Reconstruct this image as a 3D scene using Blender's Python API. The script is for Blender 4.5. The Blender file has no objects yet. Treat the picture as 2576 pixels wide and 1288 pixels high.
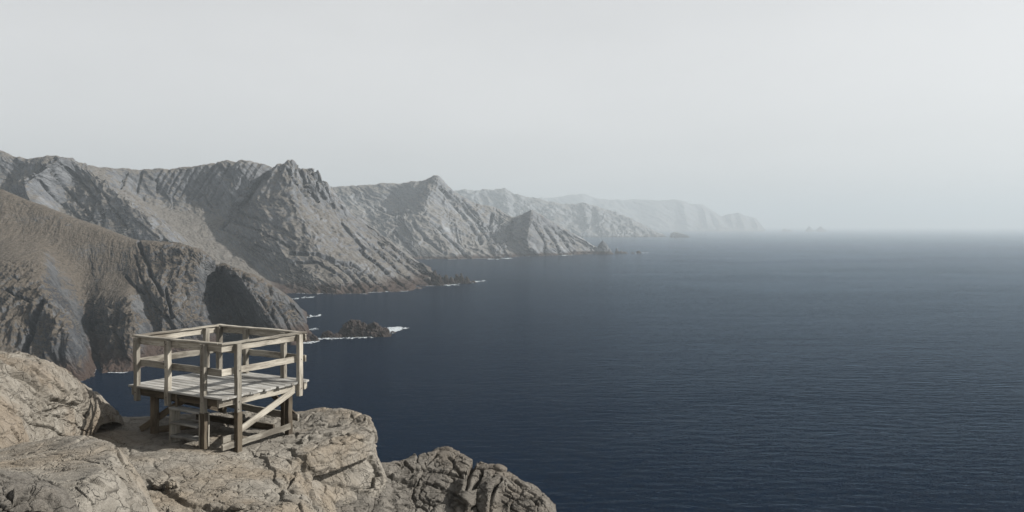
import bpy, bmesh, math, random
import numpy as np
from mathutils import Vector, Matrix

random.seed(7)
SC = bpy.context.scene
COL = SC.collection
R = math.radians

# ------------------------------------------------------------------ camera model
CAM_Z = 50.0            # eye height above the sea
F_V = 2159.0            # focal length in the survey unit (frame 2576 wide)
HOR = 566.0             # row of the horizon
def V(px, py, d=None):
    """a surveyed direction at a distance d (m, along the view); without d it lies on the sea"""
    if d is None:
        d = CAM_Z * F_V / (py - HOR)
    return (d * (px - 1288.0) / F_V, d, CAM_Z - d * (py - HOR) / F_V)

cam = bpy.data.cameras.new('camera')
cam.sensor_width = 36.0
cam.lens = 36.0 * F_V / 2576.0
cam.shift_y = -(644.0 - HOR) / 2576.0
cam.clip_start = 0.1
cam.clip_end = 90000
co = bpy.data.objects.new('camera', cam)
co.location = (0, 0, CAM_Z)
co.rotation_euler = (R(90), 0, 0)
COL.objects.link(co)
SC.camera = co

# ------------------------------------------------------------------ numpy noise
_G = np.array([[1,1,0],[-1,1,0],[1,-1,0],[-1,-1,0],[1,0,1],[-1,0,1],[1,0,-1],[-1,0,-1],
               [0,1,1],[0,-1,1],[0,1,-1],[0,-1,-1],[1,1,0],[-1,1,0],[0,-1,1],[0,-1,-1]], dtype=np.float32)
def _hash(x, y, z):
    h = (x.astype(np.uint32) * np.uint32(374761393) + y.astype(np.uint32) * np.uint32(668265263)
         + z.astype(np.uint32) * np.uint32(2246822519))
    h = (h ^ (h >> np.uint32(13))) * np.uint32(1274126177)
    h = (h ^ (h >> np.uint32(16))) * np.uint32(2654435761)
    return h ^ (h >> np.uint32(15))
def perlin(p):
    p = np.asarray(p, dtype=np.float64) + 1000.37
    i = np.floor(p).astype(np.int64)
    f = (p - i).astype(np.float32)
    w = f * f * f * (f * (f * 6 - 15) + 10)
    out = 0
    for dx in (0, 1):
        wx = w[:, 0] if dx else 1 - w[:, 0]
        for dy in (0, 1):
            wy = w[:, 1] if dy else 1 - w[:, 1]
            for dz in (0, 1):
                wz = w[:, 2] if dz else 1 - w[:, 2]
                g = _G[_hash(i[:, 0] + dx, i[:, 1] + dy, i[:, 2] + dz) & np.uint32(15)]
                dot = g[:, 0] * (f[:, 0] - dx) + g[:, 1] * (f[:, 1] - dy) + g[:, 2] * (f[:, 2] - dz)
                out = out + dot * wx * wy * wz
    return out
def fbm(p, octv=5, gain=0.5, lac=2.03):
    a, s, o = 1.0, 0.0, 0.0
    for k in range(octv):
        o = o + a * perlin(p + k * 17.3); s += a
        p = p * lac; a *= gain
    return o / s * 1.6
def ridged(p, octv=4, gain=0.5, lac=2.1):
    a, s, o = 1.0, 0.0, 0.0
    for k in range(octv):
        n = 1 - np.minimum(1, np.abs(perlin(p + k * 31.7)) * 2.2)
        o = o + a * n * n; s += a
        p = p * lac; a *= gain
    return o / s
def worley(p):
    """distance to the nearest and second nearest cell point, and a random value per cell"""
    p = np.asarray(p, dtype=np.float64) + 500.11
    i = np.floor(p).astype(np.int64)
    n = len(p)
    f1 = np.full(n, 9.0); f2 = np.full(n, 9.0); idv = np.zeros(n)
    for dx in (-1, 0, 1):
        for dy in (-1, 0, 1):
            for dz in (-1, 0, 1):
                c = i + np.array([dx, dy, dz])
                h = _hash(c[:, 0], c[:, 1], c[:, 2])
                q = np.stack([(h & np.uint32(1023)) / 1023.0, ((h >> np.uint32(10)) & np.uint32(1023)) / 1023.0,
                              ((h >> np.uint32(20)) & np.uint32(1023)) / 1023.0], 1)
                d = np.sqrt(((c + q - p) ** 2).sum(1))
                m = d < f1
                f2 = np.where(m, f1, np.minimum(f2, d))
                idv = np.where(m, (h & np.uint32(4095)) / 4095.0, idv)
                f1 = np.where(m, d, f1)
    return f1, f2, idv
def facets(p, tilt=1.0, crack=0.5, cw=0.08):
    """broken blocks: every cell of a Voronoi pattern is a tilted flat facet, parted from the next by a crack"""
    p = np.asarray(p, dtype=np.float64) + 500.11
    i = np.floor(p).astype(np.int64)
    n = len(p)
    f1 = np.full(n, 9.0); f2 = np.full(n, 9.0); best = np.zeros((n, 3)); hv = np.zeros(n, dtype=np.uint32)
    for dx in (-1, 0, 1):
        for dy in (-1, 0, 1):
            for dz in (-1, 0, 1):
                c = i + np.array([dx, dy, dz])
                h = _hash(c[:, 0], c[:, 1], c[:, 2])
                q = np.stack([(h & np.uint32(1023)) / 1023.0, ((h >> np.uint32(10)) & np.uint32(1023)) / 1023.0,
                              ((h >> np.uint32(20)) & np.uint32(1023)) / 1023.0], 1)
                o = p - c - q
                d = (o * o).sum(1)
                m = d < f1
                f2 = np.where(m, f1, np.minimum(f2, d))
                best[m] = o[m]; hv = np.where(m, h, hv)
                f1 = np.where(m, d, f1)
    h2 = (hv ^ (hv >> np.uint32(9))) * np.uint32(2654435761)
    g = np.stack([(h2 & np.uint32(255)) / 127.5 - 1, ((h2 >> np.uint32(8)) & np.uint32(255)) / 127.5 - 1, ((h2 >> np.uint32(16)) & np.uint32(255)) / 127.5 - 1], 1)
    e = np.sqrt(f2) - np.sqrt(f1)
    return ((h2 >> np.uint32(24)) / 255.0 - 0.5) * 0.9 + tilt * (best * g).sum(1) - crack * smooth(cw, 0.0, e)
def basis(n):
    """rows: two directions in the bedding plane, then its normal"""
    n = np.array(n, float); n /= np.linalg.norm(n)
    a = np.cross(n, (0, 0, 1.0)); a /= np.linalg.norm(a)
    return np.stack([a, np.cross(n, a), n])
def smooth(a, b, x):
    t = np.clip((x - a) / (b - a), 0, 1)
    return t * t * (3 - 2 * t)

# ------------------------------------------------------------------ lofted rock surfaces
def catmull(P, t, tens=0.5):
    """P (n,...) control points, t in [0,n-1]"""
    n = len(P)
    i = np.clip(np.floor(t).astype(int), 0, n - 2)
    f = (t - i).reshape((-1,) + (1,) * (P.ndim - 1))
    p0 = P[np.maximum(i - 1, 0)]; p1 = P[i]; p2 = P[i + 1]; p3 = P[np.minimum(i + 2, n - 1)]
    m1 = (p2 - p0) * tens; m2 = (p3 - p1) * tens
    nr = lambda a: np.linalg.norm(a, axis=-1, keepdims=True)
    s01, s12, s23 = nr(p1 - p0), nr(p2 - p1), nr(p3 - p2)
    s01 = np.where(s01 < 1e-9, s12, s01); s23 = np.where(s23 < 1e-9, s12, s23)
    m1 = m1 * np.minimum(1, 1.25 * np.minimum(s01, s12) / np.maximum(1e-9, nr(m1)))
    m2 = m2 * np.minimum(1, 1.25 * np.minimum(s12, s23) / np.maximum(1e-9, nr(m2)))
    f2 = f * f; f3 = f2 * f
    return (2*f3 - 3*f2 + 1) * p1 + (f3 - 2*f2 + f) * m1 + (-2*f3 + 3*f2) * p2 + (f3 - f2) * m2
def spread(P, n, axis, wmin=0.0, wts=None):
    """parameter values along an axis, dense where the surface is large as seen from the lookout"""
    Q = np.moveaxis(P, axis, 0)
    seg = np.linalg.norm(np.diff(Q, axis=0), axis=-1) / np.maximum(4, np.linalg.norm(0.5 * (Q[1:] + Q[:-1]) - np.array([0, 0, CAM_Z]), axis=-1))
    seg = seg.mean(axis=tuple(range(1, seg.ndim))) + 1e-6
    for k, f in (wts or {}).items(): seg[k] *= f
    seg = np.maximum(seg, seg.max() * wmin)
    c = np.concatenate([[0], np.cumsum(seg)]); c /= c[-1]
    return np.interp(np.linspace(0, 1, n), c, np.arange(len(c)))
def grid_normals(S):
    du = np.gradient(S, axis=0); dv = np.gradient(S, axis=1)
    n = np.cross(du, dv)
    return n / np.maximum(1e-9, np.linalg.norm(n, axis=-1, keepdims=True))
def blur(A, k):
    for _ in range(k):
        A = (A + np.roll(A, 1, 0) + np.roll(A, -1, 0)) / 3 if False else A
    return A
def grid_mesh(name, S, mat, flip=False):
    nu, nv, _ = S.shape
    me = bpy.data.meshes.new(name)
    idx = np.arange(nu * nv).reshape(nu, nv)
    q = np.stack([idx[:-1, :-1], idx[1:, :-1], idx[1:, 1:], idx[:-1, 1:]], -1).reshape(-1, 4)
    if flip: q = q[:, ::-1]
    nf = len(q)
    me.vertices.add(nu * nv); me.vertices.foreach_set('co', S.reshape(-1).astype(np.float32))
    me.loops.add(nf * 4); me.loops.foreach_set('vertex_index', q.reshape(-1).astype(np.int32))
    me.polygons.add(nf); me.polygons.foreach_set('loop_start', np.arange(0, nf * 4, 4, dtype=np.int32))
    me.polygons.foreach_set('loop_total', np.full(nf, 4, dtype=np.int32))
    me.polygons.foreach_set('use_smooth', np.ones(nf, dtype=bool))
    me.update(); me.validate()
    me.materials.append(mat)
    o = bpy.data.objects.new(name, me)
    COL.objects.link(o)
    return o
def loft(cols, nu, nv, disp, tu=0.5, tv=0.5, fixed=True, wu=None, wv=None):
    """cols: list of columns of 3-D points. disp(p, n, u, v) -> list of displacement passes along the normal"""
    P = np.array(cols, float)
    tu_ = spread(P, nu, 0, 0.0, wu); tv_ = spread(P, nv, 1, 0.012, wv)
    S = catmull(P, tu_, tu)
    S = np.moveaxis(catmull(np.moveaxis(S, 1, 0), tv_, tv), 0, 1)
    U, W = np.meshgrid(tu_, tv_, indexing='ij')
    N = None
    for fn in disp:
        if N is None or not fixed: N = grid_normals(S)
        if np.mean((N * (S - np.array([0, 0, CAM_Z]))).sum(-1)) > 0: N = -N
        d = fn(S.reshape(-1, 3), N.reshape(-1, 3), U.reshape(-1), W.reshape(-1))
        if d.ndim == 1: S = S + N * d.reshape(nu, nv, 1)
        else: S = S + d.reshape(nu, nv, 3)
    N = grid_normals(S)
    flip = np.mean((N * (S - np.array([0, 0, CAM_Z]))).sum(-1)) > 0
    return S, flip

def tag(o, label, cat, group=None, kind=None):
    o['label'] = label; o['category'] = cat
    if group: o['group'] = group
    if kind: o['kind'] = kind
    return o

# ------------------------------------------------------------------ node helpers
class NT:
    def __init__(s, name):
        s.m = bpy.data.materials.new(name); s.m.use_nodes = True
        s.t = s.m.node_tree; s.t.nodes.clear()
        s.out = s.n('ShaderNodeOutputMaterial')
    def n(s, typ, **kw):
        nd = s.t.nodes.new(typ)
        for k, v in kw.items():
            if k == 'ins':
                for a, b in v.items(): s.set(nd.inputs[a], b)
            else: setattr(nd, k, v)
        return nd
    def set(s, inp, v):
        if isinstance(v, bpy.types.NodeSocket): s.t.links.new(v, inp)
        else: inp.default_value = v
    def noise(s, vec, scale, detail=4, rough=0.55, dist=0.0):
        return s.n('ShaderNodeTexNoise', ins={'Vector': vec, 'Scale': scale, 'Detail': detail, 'Roughness': rough, 'Distortion': dist}).outputs['Fac']
    def mapping(s, vec, scale=(1,1,1), rot=(0,0,0), loc=(0,0,0)):
        return s.n('ShaderNodeMapping', ins={'Vector': vec, 'Scale': scale, 'Rotation': rot, 'Location': loc}).outputs[0]
    def ramp(s, fac, lo, hi, a=0.0, b=1.0):
        return s.n('ShaderNodeMapRange', interpolation_type='SMOOTHSTEP', ins={'Value': fac, 'From Min': lo, 'From Max': hi, 'To Min': a, 'To Max': b}).outputs[0]
    def mix(s, fac, a, b, mode='MIX'):
        nd = s.n('ShaderNodeMix', data_type='RGBA', blend_type=mode)
        s.set(nd.inputs[0], fac)
        for sk, v in ((nd.inputs[6], a), (nd.inputs[7], b)):
            s.set(sk, v if isinstance(v, bpy.types.NodeSocket) else (*v, 1.0))
        return nd.outputs[2]
    def math(s, op, a, b=0.0):
        nd = s.n('ShaderNodeMath', operation=op)
        s.set(nd.inputs[0], a); s.set(nd.inputs[1], b)
        return nd.outputs[0]
    def bump(s, h, strength, dist, nrm=None):
        nd = s.n('ShaderNodeBump', ins={'Height': h, 'Strength': strength, 'Distance': dist})
        if nrm is not None: s.set(nd.inputs['Normal'], nrm)
        return nd.outputs[0]
    def principled(s, col, rough=0.85, nrm=None, spec=0.3, **kw):
        b = s.n('ShaderNodeBsdfPrincipled')
        s.set(b.inputs['Base Color'], col if isinstance(col, bpy.types.NodeSocket) else (*col, 1.0))
        s.set(b.inputs['Roughness'], rough); s.set(b.inputs['Specular IOR Level'], spec)
        for k, v in kw.items(): s.set(b.inputs[k], v)
        if nrm is not None: s.set(b.inputs['Normal'], nrm)
        s.t.links.new(b.outputs[0], s.out.inputs['Surface'])
        return s.m

def hill_mat(name, L, strata, rock_a, rock_b, grass, gl=(0.72, 0.9), wet=7.0, bump=1.0, jt=0.6):
    """L: size in metres of the middling rock pattern; strata: Euler of the bedding"""
    s = NT(name)
    geo = s.n('ShaderNodeNewGeometry'); P = geo.outputs['Position']
    B = basis(strata)
    dots = [s.n('ShaderNodeVectorMath', operation='DOT_PRODUCT', ins={0: P, 1: tuple(B[k] * f / L)}).outputs['Value'] for k, f in ((0, 0.22), (1, 0.10), (2, 1.7))]
    st = s.n('ShaderNodeCombineXYZ', ins={0: dots[0], 1: dots[1], 2: dots[2]}).outputs[0]
    n1 = s.noise(P, 0.5 / L, 6, 0.62); n2 = s.noise(st, 1.0, 7, 0.65, 0.4); n3 = s.noise(P, 6.0 / L, 5, 0.7)
    c = s.mix(s.ramp(n1, 0.35, 0.65), rock_a, rock_b)
    c = s.mix(s.ramp(n2, 0.52, 0.68, 0, 0.8), c, tuple(x * 0.5 for x in rock_b))
    c = s.mix(s.ramp(n2, 0.34, 0.48, 0.7, 0.0), c, tuple(min(1, x * 1.4) for x in rock_a))
    n5 = s.noise(st, 3.2, 5, 0.6, 0.3)
    joint = s.ramp(s.math('ABSOLUTE', s.math('SUBTRACT', n5, 0.5)), 0.010, 0.04, jt, 0.0)
    c = s.mix(joint, c, tuple(x * 0.38 for x in rock_b))
    nz = s.n('ShaderNodeSeparateXYZ', ins={0: geo.outputs['Normal']}).outputs[2]
    g = s.math('ADD', nz, s.math('MULTIPLY', s.math('SUBTRACT', n1, 0.5), 0.55))
    g = s.math('ADD', g, s.math('MULTIPLY', s.math('SUBTRACT', n3, 0.5), 0.35))
    gc = s.mix(s.ramp(n3, 0.38, 0.62), tuple(x * 0.55 for x in grass), tuple(x * 1.3 for x in grass))
    c = s.mix(s.ramp(g, gl[0], gl[1], 0, 0.9), c, gc)
    c = s.mix(s.ramp(n3, 0.3, 0.7, 0.0, 0.35), c, tuple(x * 0.6 for x in rock_b))
    z = s.n('ShaderNodeSeparateXYZ', ins={0: P}).outputs[2]
    z = s.math('ADD', z, s.math('MULTIPLY', s.math('SUBTRACT', n1, 0.5), wet * 1.6))
    c = s.mix(s.ramp(z, wet * 0.35, wet, 1.0, 0.0), c, (0.040, 0.027, 0.021))
    h = s.math('ADD', s.math('ADD', s.math('MULTIPLY', n2, 1.1), s.math('MULTIPLY', n5, 0.5)), s.math('MULTIPLY', n3, 0.55))
    nr = s.bump(h, 0.9 * bump, 0.2 * L)
    return s.principled(c, 0.9, nr, 0.2)

# ------------------------------------------------------------------ materials
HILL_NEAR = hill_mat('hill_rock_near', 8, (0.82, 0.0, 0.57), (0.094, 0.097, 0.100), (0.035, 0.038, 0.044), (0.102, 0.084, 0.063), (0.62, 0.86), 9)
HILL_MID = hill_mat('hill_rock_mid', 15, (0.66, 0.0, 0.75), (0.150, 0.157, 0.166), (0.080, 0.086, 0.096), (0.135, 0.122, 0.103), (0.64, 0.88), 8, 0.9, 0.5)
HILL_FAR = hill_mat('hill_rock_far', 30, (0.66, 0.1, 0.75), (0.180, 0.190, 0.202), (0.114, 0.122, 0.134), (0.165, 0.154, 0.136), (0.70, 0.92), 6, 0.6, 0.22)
def islet_mat():
    s = NT('islet_rock')
    P = s.n('ShaderNodeNewGeometry').outputs['Position']
    n1 = s.noise(P, 0.35, 6, 0.65); n2 = s.noise(P, 1.6, 5, 0.7)
    c = s.mix(s.ramp(n1, 0.35, 0.65), (0.036, 0.024, 0.018), (0.017, 0.012, 0.010))
    return s.principled(c, 0.75, s.bump(s.math('ADD', n1, n2), 0.8, 0.7), 0.3)
ISLET = islet_mat()
def fg_mat(name, pale, mid, warm, dark, warmth=0.5):
    s = NT(name)
    geo = s.n('ShaderNodeNewGeometry'); P = geo.outputs['Position']
    n0 = s.noise(P, 0.55, 5, 0.6); n1 = s.noise(P, 2.3, 7, 0.65, 0.3); n2 = s.noise(P, 14, 6, 0.7); n3 = s.noise(P, 70, 4, 0.7)
    st = s.mapping(P, (1.2, 1.2, 7.0), (0.35, 0.3, 0.2)); n4 = s.noise(st, 1.6, 7, 0.68, 0.5)
    c = s.mix(s.ramp(n1, 0.35, 0.65), pale, mid)
    c = s.mix(s.ramp(n0, 0.42, 0.62, 0, warmth), c, warm)
    c = s.mix(s.ramp(n4, 0.54, 0.66, 0, 0.5), c, dark)
    c = s.mix(s.ramp(n2, 0.5, 0.72, 0, 0.45), c, dark)
    c = s.mix(s.ramp(n2, 0.28, 0.42, 0.35, 0), c, tuple(min(1, x * 1.25) for x in pale))
    c = s.mix(s.ramp(n3, 0.6, 0.72, 0, 0.5), c, tuple(x * 0.6 for x in dark))
    vo = s.n('ShaderNodeTexVoronoi', feature='DISTANCE_TO_EDGE', ins={'Vector': s.mapping(s.n('ShaderNodeVectorMath', operation='ADD', ins={0: P, 1: s.n('ShaderNodeVectorMath', operation='SCALE', ins={0: s.n('ShaderNodeTexNoise', ins={'Vector': P, 'Scale': 3.0, 'Detail': 4.0}).outputs['Color'], 'Scale': 0.5}).outputs[0]}).outputs[0], (2.4, 2.4, 4.0), (0.3, 0.4, 0.5)), 'Scale': 1.0}).outputs['Distance']
    crack = s.ramp(vo, 0.0, 0.035, 0, 1)
    h = s.math('ADD', s.math('MULTIPLY', n2, 0.35), s.math('MULTIPLY', n3, 0.12))
    h = s.math('ADD', h, s.math('MULTIPLY', n4, 0.8))
    h = s.math('ADD', h, s.math('MULTIPLY', crack, 0.35))
    return s.principled(c, 0.9, s.bump(h, 1.0, 0.075), 0.2)
FG_PALE = fg_mat('ledge_rock', (0.228, 0.212, 0.184), (0.166, 0.153, 0.131), (0.198, 0.156, 0.108), (0.078, 0.070, 0.060), 0.5)
FG_WARM = fg_mat('outcrop_rock', (0.222, 0.206, 0.178), (0.160, 0.144, 0.120), (0.172, 0.132, 0.092), (0.062, 0.054, 0.046), 0.55)
FG_DARK = fg_mat('knoll_rock', (0.150, 0.139, 0.122), (0.105, 0.097, 0.085), (0.125, 0.102, 0.078), (0.048, 0.043, 0.038), 0.4)

def sea_mat():
    s = NT('sea_water')
    P = s.n('ShaderNodeNewGeometry').outputs['Position']
    gust = s.noise(s.mapping(P, (0.005, 0.010, 0.01), (0, 0, R(20))), 1.0, 3, 0.5, 0.6)
    a = s.noise(s.mapping(P, (0.16, 0.42, 0.2), (0, 0, R(24))), 1.0, 5, 0.62, 0.5)
    a2 = s.noise(s.mapping(P, (0.13, 0.30, 0.2), (0, 0, R(4))), 1.0, 4, 0.58, 0.4)
    b = s.noise(s.mapping(P, (0.02, 0.06, 0.02), (0, 0, R(20))), 1.0, 3, 0.5, 0.5)
    d = s.noise(s.mapping(P, (0.7, 1.3, 0.2), (0, 0, R(32))), 1.0, 3, 0.6)
    h = s.math('ADD', s.math('ADD', a, a2), s.math('ADD', s.math('MULTIPLY', b, 1.1), s.math('MULTIPLY', d, 0.34)))
    h = s.math('MULTIPLY', h, s.ramp(gust, 0.3, 0.7, 0.8, 1.2))
    nr = s.bump(h, 1.0, 1.1); nf = s.bump(h, 1.0, 0.33)
    df = s.n('ShaderNodeBsdfDiffuse', ins={'Color': (0.0003, 0.0056, 0.0160, 1), 'Normal': nr})
    gl = s.n('ShaderNodeBsdfGlossy', ins={'Color': (0.68, 0.84, 1.0, 1), 'Roughness': 0.12, 'Normal': nr})
    fr = s.n('ShaderNodeFresnel', ins={'IOR': 1.008, 'Normal': nf})
    mx = s.n('ShaderNodeMixShader', ins={0: fr.outputs[0], 1: df.outputs[0], 2: gl.outputs[0]})
    s.t.links.new(mx.outputs[0], s.out.inputs['Surface'])
    return s.m
SEA = sea_mat()

def foam_mat():
    s = NT('sea_foam')
    P = s.n('ShaderNodeNewGeometry').outputs['Position']
    n = s.noise(P, 0.9, 6, 0.75)
    s.principled(s.mix(s.ramp(n, 0.35, 0.6), (0.75, 0.78, 0.80), (0.42, 0.48, 0.52)), 0.7)
    pb = s.out.inputs['Surface'].links[0].from_socket
    tr = s.n('ShaderNodeBsdfTransparent'); mx = s.n('ShaderNodeMixShader')
    s.set(mx.inputs[0], s.ramp(s.noise(P, 1.5, 6, 0.7), 0.40, 0.56, 0.0, 0.95))
    s.t.links.new(tr.outputs[0], mx.inputs[1]); s.t.links.new(pb, mx.inputs[2])
    s.t.links.new(mx.outputs[0], s.out.inputs['Surface'])
    return s.m
FOAM = foam_mat()

def wood_mat(name, pale, mid, dark):
    s = NT(name)
    g = s.n('ShaderNodeAttribute', attribute_name='grain').outputs['Vector']
    t = s.n('ShaderNodeAttribute', attribute_name='tint').outputs['Fac']
    a = s.noise(s.mapping(g, (1.6, 34, 34)), 1.0, 6, 0.62, 0.6)
    b = s.noise(s.mapping(g, (1.2, 5, 5)), 1.0, 5, 0.6, 0.3)
    k = s.noise(s.mapping(g, (5, 16, 16)), 1.0, 2, 0.5)
    f = s.noise(s.mapping(g, (6, 140, 140)), 1.0, 3, 0.6)
    c = s.mix(s.ramp(a, 0.35, 0.68), pale, mid)
    c = s.mix(s.ramp(b, 0.44, 0.64, 0, 0.85), c, dark)
    c = s.mix(s.ramp(f, 0.55, 0.7, 0, 0.7), c, tuple(x * 0.5 for x in dark))
    c = s.mix(s.ramp(k, 0.70, 0.76, 0, 0.8), c, tuple(x * 0.4 for x in dark))
    hs = s.n('ShaderNodeHueSaturation', ins={'Color': c, 'Value': s.math('ADD', s.math('MULTIPLY', t, 0.62), 0.68), 'Saturation': 1.0}).outputs[0]
    h = s.math('ADD', s.math('MULTIPLY', a, 0.6), s.math('MULTIPLY', f, 0.5))
    return s.principled(hs, 0.85, s.bump(h, 0.6, 0.006), 0.25)
WOOD_RAIL = wood_mat('weathered_timber', (0.315, 0.295, 0.252), (0.218, 0.200, 0.168), (0.096, 0.084, 0.068))
WOOD_DECK = wood_mat('grey_decking', (0.315, 0.312, 0.295), (0.245, 0.240, 0.224), (0.150, 0.142, 0.128))
WOOD_LEG = wood_mat('shaded_brown_timber', (0.135, 0.112, 0.081), (0.100, 0.082, 0.060), (0.050, 0.040, 0.030))  # brown timber, its colour darkened further to carry the shade under the deck
def iron_mat():
    s = NT('rusty_iron')
    P = s.n('ShaderNodeNewGeometry').outputs['Position']
    c = s.mix(s.noise(P, 60, 3), (0.05, 0.035, 0.028), (0.02, 0.018, 0.017))
    return s.principled(c, 0.7, None, 0.4)
IRON = iron_mat()

#@@TERRAIN@@
# ------------------------------------------------------------------ hills
def column(pts, back=1.22, backz=0.45):
    """skyline ... waterline points -> full column with a hidden back slope and an underwater skirt"""
    W = [V(*p) for p in pts]
    s = np.array(W[0]); w = np.array(W[-1])
    out = []
    b = s.copy(); b[:2] *= back; b[2] = s[2] * backz; out.append(b)
    b2 = s.copy(); b2[:2] *= 1 + (back - 1) * 0.4; b2[2] = s[2] * 0.86; out.append(b2)
    out += [np.array(p) for p in W]
    e = w.copy(); e[:2] *= 0.985; e[2] = -4.5; out.append(e)
    return out

def hill_disp(L, amp, strata_n, gully=0.0, gfreq=1.0, seed=0.0, calm=None, extra=None, fac=1.0):
    """calm(p, n, u, v) -> 1 on bare rock, towards 0 on smooth grassy slopes"""
    B = basis(strata_n)
    def top(v): return 0.35 + 0.65 * smooth(1.6, 2.4, v)
    def big(p, n, u, v):
        q = p + seed
        d = amp * (0.8 * fbm(q / (2.4 * L), 4) + 0.4 * fbm(q / (0.8 * L), 4))
        if gully: d = d - gully * ridged(np.stack([u * gfreq + 0.7 * fbm(q / (2.0 * L), 3), v * 0.22 * gfreq, u * 0 + seed], 1), 3)
        if calm is not None: d = d * (0.25 + 0.75 * calm(p, n, u, v))
        if extra is not None: d = d + extra(p, n, u, v)
        return d * smooth(0.4, 1.4, v) * (0.45 + 0.55 * smooth(1.7, 2.7, v))
    def mid(p, n, u, v):
        q = p + seed
        w = q + 0.24 * L * np.stack([fbm(q / (1.8 * L), 3), fbm(q / (1.8 * L) + 9, 3), fbm(q / (1.8 * L) + 21, 3)], 1)
        s = w @ B.T
        d = amp * fac * 0.52 * facets(s / (np.array([1.7, 3.0, 0.62]) * L), 1.0, 0.45, 0.10)
        d = d + amp * 0.80 * (ridged(s / (np.array([3.6, 8.0, 0.46]) * L), 3, 0.58) - 0.5)
        m = smooth(0.4, 1.4, v) * top(v)
        if calm is not None: m = m * (0.20 + 0.80 * calm(p, n, u, v))
        return d * m
    def fine(p, n, u, v):
        q = p + seed
        w = q + 0.10 * L * np.stack([fbm(q / (0.6 * L), 2), fbm(q / (0.6 * L) + 9, 2), fbm(q / (0.6 * L) + 21, 2)], 1)
        s = w @ B.T
        d = amp * fac * 0.24 * facets(s / (np.array([0.6, 1.1, 0.24]) * L), 1.1, 0.7, 0.10) + amp * 0.26 * (ridged(s / (np.array([1.4, 4.0, 0.17]) * L), 3, 0.6) - 0.5) + amp * 0.10 * fbm(q / (0.16 * L), 4, 0.6)
        m = smooth(0.4, 1.4, v) * top(v)
        if calm is not None: m = m * (0.26 + 0.74 * calm(p, n, u, v))
        return d * m
    return [big, mid, fine]

def clefts(lines):
    """clefts and gullies cut into the rock along surveyed lines: (points, half width in survey units, depth m)"""
    def fn(p, n, u, v):
        x = 1288 + F_V * p[:, 0] / p[:, 1]; y = HOR + F_V * (CAM_Z - p[:, 2]) / p[:, 1]
        sc = p[:, 1].mean() / 40.0
        q = np.stack([x + 5.0 * fbm(p / sc, 3), y + 5.0 * fbm(p / sc + 7, 3)], 1)
        d = np.zeros(len(p))
        for pts, w, dep in lines:
            r, _ = polydist(q, pts)
            d = np.minimum(d, -dep * smooth(w * 1.5, w * 0.2, r) * (0.75 + 0.5 * perlin(p / sc)))
        return d
    return fn
def polydist(p, line):
    """distance in plan from points to a polyline, and which side they are on"""
    best = np.full(len(p), 1e9); side = np.zeros(len(p))
    for a, b in zip(line, line[1:]):
        a = np.array(a[:2]); b = np.array(b[:2]); ab = b - a
        t = np.clip(((p[:, :2] - a) @ ab) / (ab @ ab), 0, 1)
        r = p[:, :2] - (a + t[:, None] * ab)
        d = np.sqrt((r * r).sum(1))
        m = d < best
        side = np.where(m, np.sign(ab[0] * r[:, 1] - ab[1] * r[:, 0]), side)
        best = np.where(m, d, best)
    return best, side

WATERLINES = []
def hill(name, cols, nu, nv, disp, mat, label, tu=0.5, tv=0.5, back=1.22, fixed=False):
    S, flip = loft([column(c, back) for c in cols], nu, nv, disp, tu, tv, fixed, None, {0: 0.06, 1: 0.3, -1: 0.15})
    o = grid_mesh(name, S, mat, flip)
    tag(o, label, 'headland', None, 'structure')
    z = S[:, :, 2]
    line = []
    for i in range(0, nu):
        k = np.where(z[i] > 0.15)[0]
        if len(k):
            line.append(S[i, min(k[-1] + 1, nv - 1)])
    WATERLINES.append((name, np.array(line)))
    return o

# A: the near brown hill with its cliffs over the cove
A = [
 [(-330,380,500),(-320,560,430),(-310,680,370),(-300,800,320),(-280,1010)],
 [(-150,425,470),(-140,590,410),(-130,690,350),(-110,830,300),(-90,1000)],
 [(0,476,445),(-10,590,400),(-20,680,345),(0,800,300),(40,985)],
 [(60,500,440),(50,600,400),(60,690,335),(80,820,292),(120,972)],
 [(120,522,435),(105,610,400),(118,720,325),(170,830,285),(205,957)],
 [(180,546,430),(150,640,395),(160,740,350),(205,830,318),(238,946)],
 [(225,562,426),(210,680,390),(215,760,362),(228,850,335),(244,940)],
 [(260,575,424),(260,690,385),(275,770,345),(290,850,315),(290,938)],
 [(300,590,420),(310,700,378),(330,760,338),(350,850,308),(345,929)],
 [(340,603,415),(335,690,378),(370,770,352),(395,850,330),(400,912)],
 [(400,609,405),(385,690,372),(410,760,345),(430,830,332),(450,898)],
 [(460,617,398),(455,690,372),(465,760,350),(480,830,338),(510,884)],
 [(510,632,392),(510,700,375),(515,770,360),(525,820,350),(545,876)],
 [(538,655,392),(526,720,392),(528,770,392),(540,815,388),(565,850)],
 [(546,664,402),(550,720,416),(566,770,416),(592,820,404),(620,846)],
 [(562,668,388),(588,730,384),(625,790,380),(655,835,370),(690,853)],
 [(580,672,383),(625,735,372),(670,800,362),(705,840,358),(735,868)],
 [(605,680,384),(650,740,372),(695,790,365),(725,835,360),(755,865)],
 [(650,697,386),(685,745,377),(715,785,370),(745,830,364),(775,860)],
 [(700,730,385),(722,765,379),(742,795,374),(765,830,368),(790,857)],
 [(745,770,383),(755,792,380),(768,815,376),(782,838,373),(800,855)],
 [(772,815,381),(778,827,379),(786,838,377),(795,848,375),(806,854)],
]
def calm_a(p, n, u, v):
    # the grassed shoulder: upper slope, left of the slabs
    return 1 - smooth(10.2, 8.8, u + 0.6 * fbm(p / 14.0, 3)) * smooth(4.3, 3.5, v + 0.5 * fbm(p / 18.0 + 5, 3))
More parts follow.
